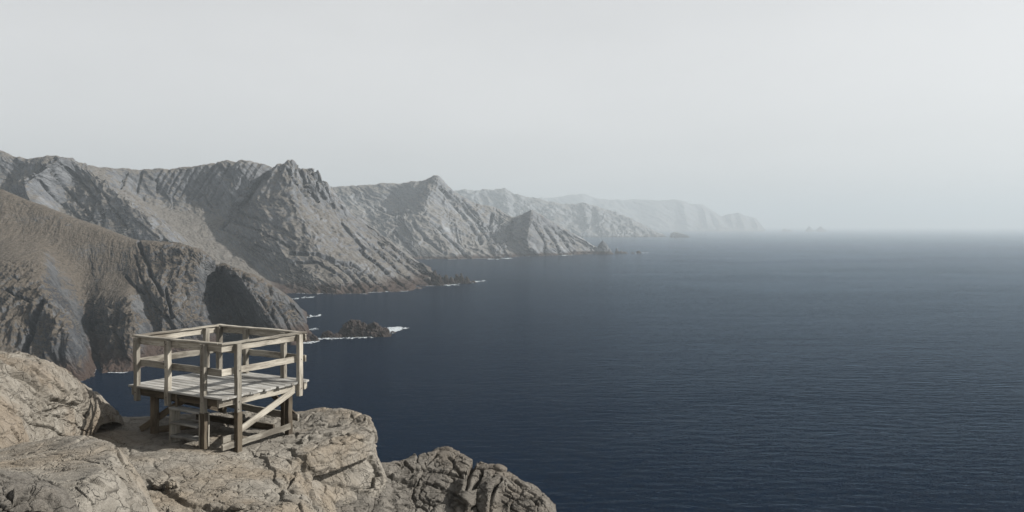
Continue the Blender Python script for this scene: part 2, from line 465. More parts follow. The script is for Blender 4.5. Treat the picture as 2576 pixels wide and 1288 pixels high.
CLEFTS_A = clefts([
    ([(350,608),(357,638),(378,684),(408,741)], 4.0, 5.5), ([(417,723),(423,759),(435,800)], 3.5, 5), ([(317,697),(338,720),(363,741)], 3.5, 4),
    ([(338,644),(351,684),(366,723),(381,765),(411,798)], 2.6, 3.5), ([(526,705),(514,754),(502,793)], 3.0, 4), ([(222,810),(239,871),(250,946)], 6, 5),
    ([(106,753),(79,826),(60,901)], 7, 6), ([(15,729),(45,741),(72,756)], 3, 3), ([(300,770),(285,830),(310,890)], 4, 4), ([(420,800),(455,850)], 6, 5),
    ([(548,660),(556,700),(548,760)], 6, 6), ([(584,676),(592,700)], 4, 4), ([(613,690),(622,716)], 3.5, 3.5), ([(690,760),(715,800),(740,850)], 3, 3), ([(650,745),(690,800),(722,850)], 2.5, 2.5)])
hill('hill', A, 760, 460, hill_disp(10, 2.2, (0.82, 0.0, 0.57), 0.4, 1.3, seed=3.1, calm=calm_a, fac=0.8) + [CLEFTS_A], HILL_NEAR,
     'near brown hill with dark cliffs dropping to the cove behind the wooden platform', 0.5, 0.5, fixed=True)

# B: the large grey mountain with the craggy top
Bc = [
 [(-260,340,820),(-260,430,780),(-250,500,740),(-240,600,690),(-200,740)],
 [(-120,365,810),(-120,430,775),(-110,500,735),(-100,590,690),(-70,740)],
 [(0,377,805),(-20,430,780),(-30,490,750),(-20,585,700),(20,740)],
 [(60,395,800),(35,432,785),(15,480,760),(40,585,705),(100,740)],
 [(145,390,785),(105,428,752),(62,464,728),(110,590,680),(180,740)],
 [(178,396,800),(180,450,785),(170,520,745),(215,600,690),(280,740)],
 [(205,411,812),(258,450,775),(330,515,718),(400,585,675),(400,740)],
 [(255,421,850),(305,460,830),(385,530,750),(465,612,690),(500,740)],
 [(340,424,890),(345,490,850),(410,550,790),(500,630,715),(580,740)],
 [(440,420,895),(430,510,855),(470,565,800),(560,650,710),(650,740)],
 [(540,405,890),(520,520,850),(540,585,790),(620,670,700),(715,740)],
 [(610,402,880),(575,525,835),(570,590,780),(660,690,690),(770,740)],
 [(662,407,878),(598,520,830),(585,590,772),(700,690,675),(820,741)],
 [(688,421,885),(618,515,838),(600,590,768),(725,690,668),(850,742)],
 [(703,413,862),(650,500,800),(665,590,735),(775,690,655),(885,742)],
 [(735,405,860),(735,500,785),(785,600,712),(850,690,655),(930,739)],
 [(770,427,872),(790,510,815),(850,600,745),(920,685,680),(1000,734)],
 [(803,428,875),(840,525,835),(905,610,770),(975,690,700),(1050,728)],
 [(835,470,895),(880,550,855),(950,625,800),(1025,690,740),(1095,722)],
 [(862,512,905),(920,570,870),(985,640,815),(1055,692,765),(1130,717)],
 [(950,580,885),(985,615,860),(1030,660,825),(1085,698,785),(1150,714)],
 [(1045,655,845),(1062,672,830),(1087,690,805),(1118,705,782),(1172,712)],
 [(1085,690,790),(1098,696,785),(1112,702,778),(1130,708,768),(1180,711)],
]
def calm_b(p, n, u, v):
    # the scree bowl between the two spurs
    return 1 - 0.75 * smooth(6.4, 7.4, u) * smooth(12.6, 11.6, u) * smooth(3.0, 3.5, v) * smooth(6.2, 5.4, v)
def crag(p, n, u, v):
    m = smooth(13.2, 14.2, u) * smooth(18.6, 17.4, u) * smooth(3.6, 2.0, v)
    r = ridged(np.stack([u * 1.5, v * 0.12, u * 0 + 4.0], 1), 3)
    band = smooth(8.0, 8.8, u) * smooth(13.2, 12.4, u) * smooth(3.2, 2.6, v)
    r2 = ridged(np.stack([u * 1.7 + v * 0.5, v * 0.1, u * 0 + 9.0], 1), 3)
    return 8.5 * m * (0.5 - r) - 6 * band * r2
CLEFTS_B = clefts([
    ([(676,440),(640,470),(590,520),(560,575)], 6, 6), ([(319,433),(307,470)], 3.5, 5), ([(356,435),(346,482)], 3.5, 5), ([(405,428),(395,455),(396,480)], 2.5, 4),
    ([(453,428),(423,487)], 2.6, 4), ([(470,426),(436,490)], 2.6, 4), ([(490,425),(452,497)], 2.6, 4), ([(512,422),(470,500)], 2.2, 3), ([(537,420),(485,502)], 2.6, 4),
    ([(556,418),(495,505)], 2.2, 3.5), ([(576,414),(520,512)], 2.6, 4), ([(600,418),(545,515)], 2.2, 3), ([(735,638),(797,640),(878,668),(933,719)], 4, 6),
    ([(740,660),(800,662),(850,690),(885,735)], 3, 4), ([(830,655),(880,690),(915,735)], 3.5, 5), ([(880,660),(930,695),(975,730)], 3.5, 5), ([(905,630),(970,685),(1020,725)], 3.5, 5),
    ([(900,585),(960,640),(1010,690),(1050,720)], 3, 5), ([(860,560),(915,630)], 3, 4), ([(950,610),(1020,670),(1080,712)], 2.6, 4), ([(990,625),(1060,680),(1110,712)], 2.4, 4),
    ([(760,600),(765,640)], 2.5, 3), ([(570,550),(650,580),(730,620)], 3, 4), ([(560,575),(640,612),(700,640)], 2.6, 4), ([(600,535),(680,560),(740,600)], 2.6, 3.5),
    ([(165,420),(200,455),(240,500),(262,545)], 3.5, 6), ([(130,430),(170,480),(215,530),(240,560)], 3.5, 6), ([(100,455),(140,500),(200,550)], 3, 5), ([(205,430),(250,480),(290,530),(320,575)], 3, 5),
    ([(235,505),(228,545),(215,580)], 4, 6), ([(265,530),(255,570)], 3, 5), ([(60,462),(100,430),(140,400)], 3, 4), ([(345,560),(385,590),(440,612)], 2.5, 3),
    ([(752,420),(765,460),(800,505)], 4, 6), ([(790,430),(800,470),(815,500)], 4, 6), ([(722,420),(735,450),(770,490)], 3.5, 5), ([(812,440),(826,485),(840,520)], 4, 6)])
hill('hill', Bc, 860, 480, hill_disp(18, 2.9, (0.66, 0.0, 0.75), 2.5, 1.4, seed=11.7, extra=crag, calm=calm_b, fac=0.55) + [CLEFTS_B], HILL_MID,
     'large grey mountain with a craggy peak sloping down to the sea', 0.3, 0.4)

# C: the hazy headland with two peaks
Cc = [
 [(700,485,1750),(700,530,1620),(720,580,1480),(760,620,1380),(820,652)],
 [(835,470,1700),(850,520,1600),(880,570,1480),(920,615,1350),(960,653)],
 [(900,465,1690),(920,515,1600),(950,555,1480),(985,605,1340),(1010,653)],
 [(1000,460,1660),(1000,510,1590),(1005,550,1450),(1040,610,1310),(1060,653)],
 [(1060,454,1620),(1030,515,1530),(1020,560,1400),(1060,620,1295),(1100,652)],
 [(1100,440,1600),(1070,510,1490),(1080,560,1400),(1115,610,1320),(1150,652)],
 [(1116,453,1600),(1120,520,1510),(1140,570,1430),(1165,620,1335),(1190,652)],
 [(1150,484,1620),(1160,530,1530),(1180,575,1440),(1205,620,1350),(1230,651)],
 [(1200,510,1640),(1205,545,1560),(1220,580,1470),(1240,620,1390),(1255,651)],
 [(1250,525,1640),(1245,560,1580),(1250,590,1500),(1265,625,1410),(1285,649)],
 [(1290,546,1590),(1280,575,1530),(1285,600,1470),(1300,628,1400),(1325,646)],
 [(1335,527,1500),(1328,570,1440),(1325,600,1400),(1335,628,1370),(1370,644)],
 [(1350,534,1510),(1365,570,1470),(1380,600,1440),(1395,625,1415),(1415,642)],
 [(1385,552,1525),(1400,580,1500),(1415,603,1475),(1430,625,1450),(1450,641)],
 [(1425,577,1530),(1437,595,1515),(1450,612,1500),(1462,628,1480),(1480,640)],
 [(1465,598,1525),(1473,608,1515),(1482,620,1505),(1492,631,1495),(1505,639)],
 [(1500,625,1510),(1505,628,1508),(1510,631,1505),(1515,634,1500),(1522,638)],
]
CLEFTS_C = clefts([
    ([(1110,470),(1140,510),(1180,560),(1210,610)], 4, 9), ([(1135,480),(1170,525),(1215,580),(1245,630)], 4, 9), ([(1165,500),(1200,545),(1240,600)], 3.5, 8), ([(1240,540),(1230,570),(1250,610)], 4, 9),
    ([(1040,560),(1070,600),(1120,640)], 3.5, 8), ([(1085,560),(1130,600),(1170,645)], 3.5, 8), ([(990,580),(1020,615),(1045,645)], 3.5, 8), ([(1290,560),(1275,600),(1255,645)], 4, 9),
    ([(1345,560),(1365,595),(1375,640)], 3, 7), ([(1370,570),(1395,605),(1410,638)], 3, 7), ([(1400,585),(1425,615),(1440,638)], 3, 6), ([(940,520),(990,540),(1030,535)], 3, 6), ([(960,555),(1010,550)], 3, 6)])
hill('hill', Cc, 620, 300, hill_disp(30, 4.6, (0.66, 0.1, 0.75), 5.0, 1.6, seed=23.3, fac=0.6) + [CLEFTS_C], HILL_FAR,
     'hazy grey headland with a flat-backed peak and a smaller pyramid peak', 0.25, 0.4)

def far_cols(sky, wy, d0, dw, wx=None):
    out = []
    for k, (x, y) in enumerate(sky):
        w = CAM_Z * F_V / (wy - HOR)
        h = wy - y
        f = 0.02 * (((k * 7) % 5) / 2.0 - 1)
        dd = w * d0
        out.append([(x, y, dd), (x + 4, y + h * 0.3, dd * (1 - 0.35 * (1 - 1 / d0) + f * 0.4)), (x + 8, y + h * 0.6, dd * (1 - 0.65 * (1 - 1 / d0) + f * 0.5)),
                    (x + 10, y + h * 0.85, w * 1.01 * (1 + f * 0.25)), (x + 12, wy)])
    return out
D = [(1050,480),(1100,479),(1150,478),(1200,476),(1240,475),(1270,471),(1282,478),(1292,485),(1320,491),(1350,498),(1390,507),(1430,514),(1455,512),(1468,507),(1485,513),(1505,518),(1530,527),(1548,532),(1562,541),(1580,546),(1592,551),(1610,562),(1628,572),(1645,580),(1660,588),(1672,594)]
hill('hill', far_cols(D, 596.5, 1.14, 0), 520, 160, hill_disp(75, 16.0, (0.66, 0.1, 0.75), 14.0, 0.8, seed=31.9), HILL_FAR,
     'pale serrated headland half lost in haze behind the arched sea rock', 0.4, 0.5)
E = [(1250,512),(1335,500),(1400,494),(1460,487),(1490,494),(1520,500),(1560,502),(1600,502),(1650,502),(1700,500),(1718,505),(1740,513),(1755,512),(1770,516),(1785,525),(1800,533),(1815,543),(1825,540),(1835,537),(1848,538),(1860,536),(1872,541),(1885,545),(1897,548),(1908,556),(1918,570),(1924,578)]
hill('hill', far_cols(E, 581, 1.08, 0), 420, 110, hill_disp(170, 20.0, (0.66, 0.1, 0.75), 12.0, 0.7, seed=41.3), HILL_FAR,
     'farthest headland, a faint blue-grey silhouette on the horizon', 0.4, 0.5)

# ------------------------------------------------------------------ sea stacks and islets
def rock_blob(name, peaks, label, cat, mat=ISLET, group=None, res=64, seed=0, rough=0.24, steep=1.7):
    """peaks: (px, top_py, base_py, half width px): each a crag standing in the sea, all in one rock"""
    d = CAM_Z * F_V / (np.mean([p[2] for p in peaks]) - HOR)
    k = d / F_V
    xs = [p[0] for p in peaks]; hw = max(p[3] for p in peaks)
    x0 = (min(p[0] - p[3] for p in peaks) - 1288) * k; x1 = (max(p[0] + p[3] for p in peaks) - 1288) * k
    dep = 0.62 * max(hw * 2 * k, (x1 - x0) * 0.45)
    n = res
    nx = n if (x1 - x0) < 2.5 * dep else int(n * (x1 - x0) / dep / 2.2)
    gx, gy = np.meshgrid(np.linspace(x0, x1, nx), np.linspace(d - dep * 0.15, d + dep, n), indexing='ij')
    z = np.full(gx.shape, -3.0)
    cy = d + dep * 0.42
    p3 = np.stack([gx.ravel(), gy.ravel(), gx.ravel() * 0 + seed], 1)
    H = max((p[2] - p[1]) * k for p in peaks)
    wob = fbm(p3 / (0.5 * (x1 - x0) + 0.01), 3).reshape(gx.shape)
    for px, ty, by, w in peaks:
        cx = (px - 1288) * k; hw_ = w * k; h = (by - ty) * k
        r = np.sqrt(((gx - cx) / hw_) ** 2 + ((gy - cy) / (dep * 0.5)) ** 2 * 1.1) * (1 + 0.22 * wob)
        z = np.maximum(z, np.where(r < 1.3, h * (1.02 - r ** steep), -3.0))
    z = np.maximum(z, -3.0)
    S = np.stack([gx, gy, z], -1)
    N = grid_normals(S); N = N * np.where(N[..., 2:] < 0, -1, 1)
    q = S.reshape(-1, 3) + seed
    q = q + 0.15 * H * np.stack([fbm(q / (0.5 * H), 3), fbm(q / (0.5 * H) + 9, 3), fbm(q / (0.5 * H) + 21, 3)], 1)
    Bq = basis((0.6, -0.2, 0.75))
    dd = facets((q @ Bq.T) / (np.array([0.55, 0.6, 0.3]) * H), 1.0, 0.5, 0.08) + 0.45 * facets((q @ Bq.T) / (np.array([0.22, 0.25, 0.12]) * H), 1.0, 0.6, 0.1) + 0.5 * fbm(q / (0.3 * H), 4)
    S = S + N * (dd * H * rough * 0.75).reshape(gx.shape)[..., None] * smooth(-2.5, 0.0, z)[..., None]
    o = grid_mesh(name, S, mat, False)
    tag(o, label, cat, group)
    return o
rock_blob('rock_islet', [(882,810,849,36),(908,816,849,32),(936,815,848,36),(958,824,846,22)],
          'dark brown rocky islet ringed by white foam off the near hill', 'islet', res=110, seed=5, steep=2.2, rough=0.2)
rock_blob('sea_rock', [(822,832,851,20),(845,840,850,16)], 'low dark rock between the near hill and the foam-ringed islet', 'sea rock', res=70, seed=9)
rock_blob('sea_rock', [(786,842,858,16),(772,838,860,16)], 'dark rock at the foot of the near hill behind the platform corner', 'sea rock', res=60, seed=12)
rock_blob('sea_rock', [(772,792,797,10),(762,791,797,9)], 'thin low dark reef beside the near hill above the platform rail', 'sea rock', res=40, seed=15)
rock_blob('sea_rock', [(987,833.5,838,8)], 'tiny dark rock in the foam right of the islet', 'sea rock', res=36, seed=17)
rock_blob('sea_stack', [(1094,679,719,17),(1105,687,718,12)], 'brown crag where the grey mountain meets the sea, leftmost of its tip rocks', 'sea stack', res=60, seed=21, rough=.12, steep=1.25)
rock_blob('sea_stack', [(1122,689,716,12),(1134,698,715,10)], 'brown pointed rock in the middle of the mountain tip', 'sea stack', res=60, seed=24, rough=.12, steep=1.25)
rock_blob('sea_stack', [(1148,690,714,10),(1160,687,713,13),(1174,694,713,12)], 'double-topped brown rock at the seaward end of the mountain', 'sea stack', res=70, seed=27, rough=.12, steep=1.25)
rock_blob('sea_rock', [(1190,706,711,8)], 'small low rock in the foam past the mountain tip', 'sea rock', res=36, seed=29)
rock_blob('sea_stack', [(1517,606,639,19),(1505,622,639,14),(1532,626,639,13)], 'tall dark grey stack off the pyramid peak', 'sea stack', HILL_FAR, res=60, seed=33, rough=.08)
rock_blob('sea_stack', [(1552,624,637.5,6)], 'slim pointed rock just right of the tall grey stack', 'sea stack', HILL_FAR, res=40, seed=36, rough=.08)
rock_blob('sea_rock', [(1563,630.5,637.5,7),(1572,634,637.5,9)], 'low two-humped rock right of the slim pointed rock', 'sea rock', HILL_FAR, res=40, seed=38, rough=.08)
rock_blob('sea_rock', [(1592,635,637.3,5)], 'nearly awash rock between the two-humped and the lone conical rock', 'sea rock', HILL_FAR, res=30, seed=40, rough=.08)
rock_blob('sea_rock', [(1607,630.5,637,7)], 'lone small conical rock farthest right of the grey stack', 'sea rock', HILL_FAR, res=40, seed=42, rough=.08)
rock_blob('rock_islet', [(1975,575,582,7),(1986,577,582,7)], 'faint low two-humped islet right of the farthest headland', 'islet', HILL_FAR, res=40, seed=52, rough=.06)
rock_blob('rock_islet', [(2037,569,582,9),(2045,577,582,7)], 'faint sharp-pointed islet near the horizon', 'islet', HILL_FAR, res=40, seed=55, rough=.06)
rock_blob('rock_islet', [(2066,570,582,12),(2073,575,582,9)], 'faint round-topped islet, farthest right near the horizon', 'islet', HILL_FAR, res=40, seed=58, rough=.06)

def arch_rock():
    """a wedge of rock with a sea arch through its left end, extruded along the view with uneven sides"""
    d = CAM_Z * F_V / (597 - HOR); k = d / F_V
    outer = [(1689,598.5),(1690,592),(1692,587),(1696,584.5),(1703,584),(1711,585.5),(1719,587.5),(1727,590.5),(1735,595),(1738,598.5)]
    hole = [(1701,598.5),(1700,594.5),(1697.5,591.5),(1695,594),(1694,598.5)]
    ring = outer + hole
    bm = bmesh.new()
    rng = random.Random(4)
    layers = []
    for j, t in enumerate((0.0, 0.35, 0.7, 1.0)):
        sc = (0.86, 1.0, 0.97, 0.8)[j]
        vs = []
        for x, y in ring:
            X = (x - 1288) * k; Z = (597 - y) * k * (sc if y < 598 else 1)
            X = (X - (1712 - 1288) * k) * (0.96 if j in (0, 3) else 1) + (1712 - 1288) * k
            vs.append(bm.verts.new((X + rng.uniform(-.6, .6), d + t * 55, Z + rng.uniform(-.5, .5))))
        layers.append(vs)
    n = len(ring)
    for a, b in zip(layers, layers[1:]):
        for i in range(n):
            bm.faces.new((a[i], a[(i + 1) % n], b[(i + 1) % n], b[i]))
    bm.faces.new(layers[0][::-1]); bm.faces.new(layers[-1])
    bmesh.ops.recalc_face_normals(bm, faces=bm.faces)
    bmesh.ops.triangulate(bm, faces=[f for f in bm.faces if len(f.verts) > 4])
    me = bpy.data.meshes.new('arch_rock'); bm.to_mesh(me); bm.free(); me.materials.append(HILL_FAR)
    o = bpy.data.objects.new('arch_rock', me); COL.objects.link(o)
    tag(o, 'hazy wedge-shaped rock with a small arch through its left end', 'sea arch')
arch_rock()

# ------------------------------------------------------------------ sea
def sea():
    bm = bmesh.new()
    ys = [-200, 60, 400, 1500, 6000, 30000]
    x = 30000
    prev = None
    for y in ys:
        row = [bm.verts.new((xx, y, 0)) for xx in (-x, -3000, -400, 400, 3000, x)]
        if prev:
            for i in range(5): bm.faces.new((prev[i], prev[i + 1], row[i + 1], row[i]))
        prev = row
    me = bpy.data.meshes.new('sea'); bm.to_mesh(me); bm.free(); me.materials.append(SEA)
    o = bpy.data.objects.new('sea', me); COL.objects.link(o)
    tag(o, 'dark navy open sea with small wind ripples reaching to the hazy horizon', 'sea', None, 'structure')
sea()

#@@FOAM@@
# ------------------------------------------------------------------ surf
def foam():
    rng = np.random.default_rng(3)
    verts, faces = [], []
    def ribbon(line, w0, gap, f, seed):
        """an uneven band of broken water along a shoreline, seaward of it"""
        line = np.asarray(line, float)
        t = np.concatenate([[0], np.cumsum(np.linalg.norm(np.diff(line, axis=0)[:, :2], axis=1))])
        n = max(8, int(t[-1] / f))
        tt = np.linspace(0, t[-1], n)
        P = np.stack([np.interp(tt, t, line[:, k]) for k in (0, 1)], 1)
        for _ in range(3): P[1:-1] = (P[:-2] + P[1:-1] * 2 + P[2:]) / 4
        q = np.stack([tt / (9 * f), tt * 0 + seed, tt * 0], 1)
        a = fbm(q, 3) - gap
        j = 1 + 0.6 * perlin(q * 6 + 3)
        wid = np.clip(a * 2.2, 0, 1) * w0 * j
        dirn = -P / np.linalg.norm(P, axis=1, keepdims=True)
        off = w0 * 0.25
        prev = None
        for i in range(n):
            if wid[i] < 0.05 * w0: prev = None; continue
            c = P[i] + dirn[i] * (off + 0.3 * w0 * perlin(q[i:i+1] * 2 + 8)[0])
            a_, b_ = c - dirn[i] * wid[i] * 0.9, c + dirn[i] * wid[i]
            verts.append((a_[0], a_[1], 0.12)); verts.append((b_[0], b_[1], 0.12))
            m = len(verts)
            if prev is not None: faces.append((prev - 2, m - 2, m - 1, prev - 1))
            prev = m
    for (nm, line), (w, g, f) in zip(WATERLINES, ((1.3, 0.05, 0.5), (2.2, 0.0, 0.9), (4.5, -0.02, 2.0), (9, 0.1, 6), (9, 0.2, 14))):
        keep = line[np.argsort(line[:, 0])] if False else line
        ribbon(keep, w, g, f, w)
    def patch(pts, n, sz, seed):
        """broken foam: many small rags scattered about a line"""
        pts = np.array([V(x, y) for x, y in pts])
        t = np.linspace(0, len(pts) - 1, n)
        P = np.stack([np.interp(t, np.arange(len(pts)), pts[:, k]) for k in (0, 1)], 1)
        P = P + rng.normal(0, 1, P.shape) * np.array([sz * 1.6, sz * 5.0])
        for c in P:
            m = len(verts); k = rng.integers(6, 10)
            s = sz * rng.uniform(0.25, 1.5) ** 1.3
            for i in range(k):
                an = 2 * math.pi * i / k
                r = s * rng.uniform(0.45, 1.2)
                verts.append((c[0] + 1.5 * r * math.cos(an), c[1] + 3.0 * r * math.sin(an), 0.13 + 0.0007 * (len(faces) % 90)))
            faces.append(tuple(range(m, m + k)))
    patch([(962,834),(978,831),(990,830),(1000,829)], 230, 0.8, 1); patch([(995,830),(1010,828),(1020,827)], 40, 0.45, 1)
    patch([(955,843),(965,838),(985,836)], 50, 0.7, 2)
    patch([(800,854),(830,852.5),(860,851),(900,850),(940,847.5)], 150, 0.32, 3)
    patch([(768,862),(785,860),(800,856)], 55, 0.5, 4)
    patch([(770,796),(785,795.5),(801,795.5)], 26, 0.55, 5)
    patch([(786,830),(800,827)], 16, 0.5, 5)
    patch([(728,752),(745,751),(770,749),(790,747)], 34, 0.6, 6)
    patch([(1180,711),(1195,709),(1210,708)], 46, 1.0, 7)
    patch([(1120,717),(1150,716)], 26, 0.8, 7)
    patch([(1412,642.5),(1440,641)], 26, 2.2, 8)
    patch([(1230,652.5),(1255,651),(1285,650)], 26, 1.8, 9)
    patch([(1600,637),(1628,635.5)], 12, 1.6, 9)
    patch([(660,866),(690,864),(700,864)], 16, 0.4, 10)
    patch([(560,872),(575,870)], 6, 0.4, 10)
    me = bpy.data.meshes.new('sea_foam')
    me.from_pydata(verts, [], faces); me.update(); me.materials.append(FOAM)
    o = bpy.data.objects.new('sea_foam', me); COL.objects.link(o)
    tag(o, 'white surf breaking along the foot of the cliffs and islets', 'surf', None, 'stuff')
foam()

#@@FOREGROUND@@
# ------------------------------------------------------------------ foreground rocks
def rock_disp(L, amp, strata_n, crack=0.6, seed=0.0, mask=None, extra=None, bed=1.0, block=1.0):
    B = basis(strata_n)
    def warp(q, a, l, o=4):
        return q + a * np.stack([fbm(q / l, o), fbm(q / l + 9, o), fbm(q / l + 21, o)], 1)
    def big(p, n, u, v):
        q = p + seed
        d = amp * (1.1 * fbm(q / (2.2 * L), 4) + 0.3 * fbm(q / (0.8 * L), 3))
        return d * (mask(p, u, v) if mask else 1)
    def mid(p, n, u, v):
        q = p + seed
        s = warp(q, 0.30 * L, L) @ B.T
        d = amp * 0.56 * block * facets(s / (np.array([1.9, 1.3, 0.8]) * L), 0.9, 1.3 * crack, 0.055)
        d = d + amp * 0.22 * bed * (ridged(s / (np.array([3.4, 2.0, 0.40]) * L), 2, 0.5) - 0.5)
        if mask: d = d * mask(p, u, v)
        return d
    def fine(p, n, u, v):
        q = p + seed
        s = warp(q, 0.12 * L, 0.35 * L, 3) @ B.T
        d = amp * 0.24 * block * facets(s / (np.array([0.75, 0.55, 0.32]) * L), 1.0, 1.3 * crack, 0.07)
        if mask: d = d * (0.3 + 0.7 * mask(p, u, v))
        if extra is not None: d = d + extra(p, n, u, v)
        return d
    def grit(p, n, u, v):
        q = p + seed
        s = warp(q, 0.05 * L, 0.12 * L, 2) @ B.T
        d = amp * 0.085 * facets(s / (np.array([0.26, 0.19, 0.12]) * L), 1.0, 0.8, 0.09) + amp * 0.07 * fbm(q / (0.09 * L), 4, 0.65)
        return d * (0.5 + 0.5 * mask(p, u, v) if mask else 1)
    return [big, mid, fine, grit]

def ground_line(pts, z=4.32):
    return [V(x, y, z * F_V / (y - HOR)) for x, y in pts]

def W3(px, py, d): return np.array(V(px, py, d))
def ledge():
    g = CAM_Z
    # rows run from the hidden back face to below the frame; each row from left to right, over the edge and down
    def row(d, left, z0, pts):
        return [np.array((x, dd, g + z)) for (x, dd, z) in pts]
    rows = [
     # back foot
     [(-13,24.0,-40),(-10,24.0,-40),(-8,23.5,-40),(-6,23.5,-40),(-4.6,23.2,-40),(-3.4,22.6,-40),(-2.4,21.8,-40),(-2.0,21.4,-40),(-1.6,21,-40),(-1.5,20.7,-41),(-1.4,20.4,-42),(-1.2,20.0,-44)],
     [(-12.5,21.2,-6.5),(-10,20.8,-6.4),(-8.2,20.3,-6.3),(-6.2,20.3,-6.3),(-4.7,20.2,-6.3),(-3.6,20.0,-6.3),(-2.9,19.6,-6.4),(-2.7,19.4,-6.5),(-2.4,19.1,-7),(-2.2,19.0,-7.5),(-2.1,18.9,-8),(-2.0,18.9,-11)],
     # back rim
     [(-12.2,19.6,-4.3),(-10,19.3,-4.3),(-8.3,18.7,-4.24),(-6.3,19.1,-4.20),(-4.7,19.1,-4.22),(-3.75,18.95,-4.13),(-3.22,18.55,-4.16),(-3.12,18.5,-4.22),(-3.02,18.4,-4.60),(-3.05,18.4,-4.75),(-2.72,18.3,-5.5),(-2.4,18.1,-11)],
     [(-12,18.2,-4.2),(-10,18.0,-4.2),(-8.2,17.6,-4.18),(-6.2,18.0,-4.2),(-4.6,18.0,-4.26),(-3.6,17.85,-4.16),(-2.98,17.75,-4.18),(-2.88,17.72,-4.24),(-2.80,17.6,-4.62),(-2.92,17.65,-4.76),(-2.56,17.4,-5.3),(-2.3,17.2,-11)],
     [(-12,17.2,-4.0),(-9.8,17.0,-4.1),(-8.0,16.8,-4.15),(-6.1,16.9,-4.2),(-4.7,17.0,-4.28),(-3.8,16.95,-4.20),(-3.15,17.1,-4.20),(-3.04,17.08,-4.26),(-2.98,16.98,-4.66),(-3.14,17.1,-4.80),(-2.78,16.95,-5.3),(-2.45,16.7,-11)],
     # the lip of the overhanging block
     [(-12,16.2,-3.8),(-9.6,16.0,-4.0),(-7.8,15.9,-4.15),(-6.0,15.9,-4.22),(-4.9,16.1,-4.3),(-4.2,16.2,-4.25),(-3.62,16.25,-4.20),(-3.48,16.22,-4.26),(-3.40,16.12,-4.68),(-3.58,16.35,-4.82),(-3.15,16.4,-5.3),(-2.7,16.2,-11)],
     [(-12,15.8,-3.75),(-9.55,15.6,-3.97),(-7.7,15.5,-4.15),(-5.95,15.5,-4.22),(-4.9,15.7,-4.3),(-4.3,15.82,-4.27),(-3.82,15.88,-4.24),(-3.72,15.86,-4.30),(-3.66,15.80,-4.66),(-3.70,15.95,-4.80),(-3.25,16.1,-5.3),(-2.75,15.9,-11)],
     [(-12,15.4,-3.7),(-9.5,15.2,-3.95),(-7.6,15.1,-4.15),(-5.9,15.1,-4.22),(-4.9,15.2,-4.3),(-4.3,15.35,-4.36),(-3.95,15.45,-4.42),(-3.80,15.5,-4.50),(-3.68,15.55,-4.70),(-3.55,15.65,-4.90),(-3.2,15.8,-5.4),(-2.75,15.7,-11)],
     [(-12,14.4,-3.6),(-9.2,14.2,-3.9),(-7.3,14.1,-4.2),(-5.7,14.1,-4.25),(-4.7,14.2,-4.28),(-4.0,14.3,-4.34),(-3.5,14.35,-4.48),(-3.3,14.4,-4.62),(-3.15,14.5,-4.85),(-3.02,14.6,-5.1),(-2.8,14.7,-5.6),(-2.5,14.6,-11)],
     [(-11.5,13.2,-3.6),(-8.8,13.0,-3.9),(-7.0,13.0,-4.25),(-5.5,13.0,-4.3),(-4.4,13.0,-4.34),(-3.6,13.05,-4.38),(-3.0,13.1,-4.50),(-2.78,13.2,-4.66),(-2.62,13.2,-4.9),(-2.5,13.3,-5.15),(-2.3,13.4,-5.7),(-2.0,13.3,-11)],
     [(-11,11.6,-3.7),(-8.4,11.4,-4.0),(-6.6,11.4,-4.3),(-5.2,11.4,-4.35),(-4.0,11.4,-4.4),(-3.2,11.45,-4.42),(-2.5,11.5,-4.55),(-2.2,11.55,-4.7),(-2.0,11.6,-5.0),(-1.9,11.6,-5.3),(-1.75,11.6,-6.0),(-1.4,11.5,-11)],
     [(-10,8.5,-4.2),(-8,8.4,-4.3),(-6.2,8.4,-4.4),(-4.8,8.4,-4.5),(-3.6,8.4,-4.5),(-2.8,8.4,-4.6),(-2.1,8.4,-4.75),(-1.8,8.4,-4.95),(-1.6,8.4,-5.2),(-1.5,8.4,-5.6),(-1.3,8.4,-6.5),(-1.0,8.4,-11)],
    ]
    P = [[np.array((x, y, g + z)) for x, y, z in r] for r in rows]
    def mask(p, u, v):
        # worn smoother on the trodden middle, rougher towards the broken edges; calm right under the timber feet
        e = 0.45 + 0.75 * smooth(-5.0, -3.6, p[:, 0]) + 0.3 * smooth(14.8, 13.6, p[:, 1])
        return np.clip(e, 0, 1.25)
    lines = [(ground_line([(690,1135),(640,1150),(560,1175),(500,1195),(450,1222),(395,1232)]), 0.030, 0.06, 0.05),
             (ground_line([(388,1228),(430,1240),(470,1262),(540,1268),(600,1272)]), 0.035, 0.09, 0.05),
             (ground_line([(720,1130),(770,1165),(790,1210),(810,1250),(830,1290)]), 0.03, 0.07, 0.03),
             (ground_line([(640,1140),(690,1180),(705,1230),(760,1275)]), 0.02, 0.05, 0.03),
             (ground_line([(800,1085),(860,1092),(920,1070)]), 0.02, 0.04, 0.02)]
    def cracks(p, n, u, v):
        wob = 0.10 * fbm(p / 0.35, 4)
        q = p.copy(); q[:, 0] += wob; q[:, 1] += 0.10 * fbm(p / 0.3 + 4, 4)
        d = np.zeros(len(p))
        up = (n[:, 2] > 0.2) & (p[:, 2] > CAM_Z - 6)
        for ln, w, dep, step in lines:
            r, sd_ = polydist(q, ln)
            d = d - np.where(up, dep * smooth(w * 1.8, w * 0.3, r) + step * smooth(0.5, 0.0, r) * (sd_ < 0) * smooth(0, 0.03, r), 0)
        return d
    S, flip = loft(P, 520, 560, rock_disp(1.0, 0.10, (0.30, -0.35, 0.85), 0.9, 2.2, mask, cracks), 0.4, 0.2, True, {0: 0.01, 1: 0.12, -1: 0.12, -2: 0.6}, {0: 0.25, 1: 0.6, -1: 0.06})
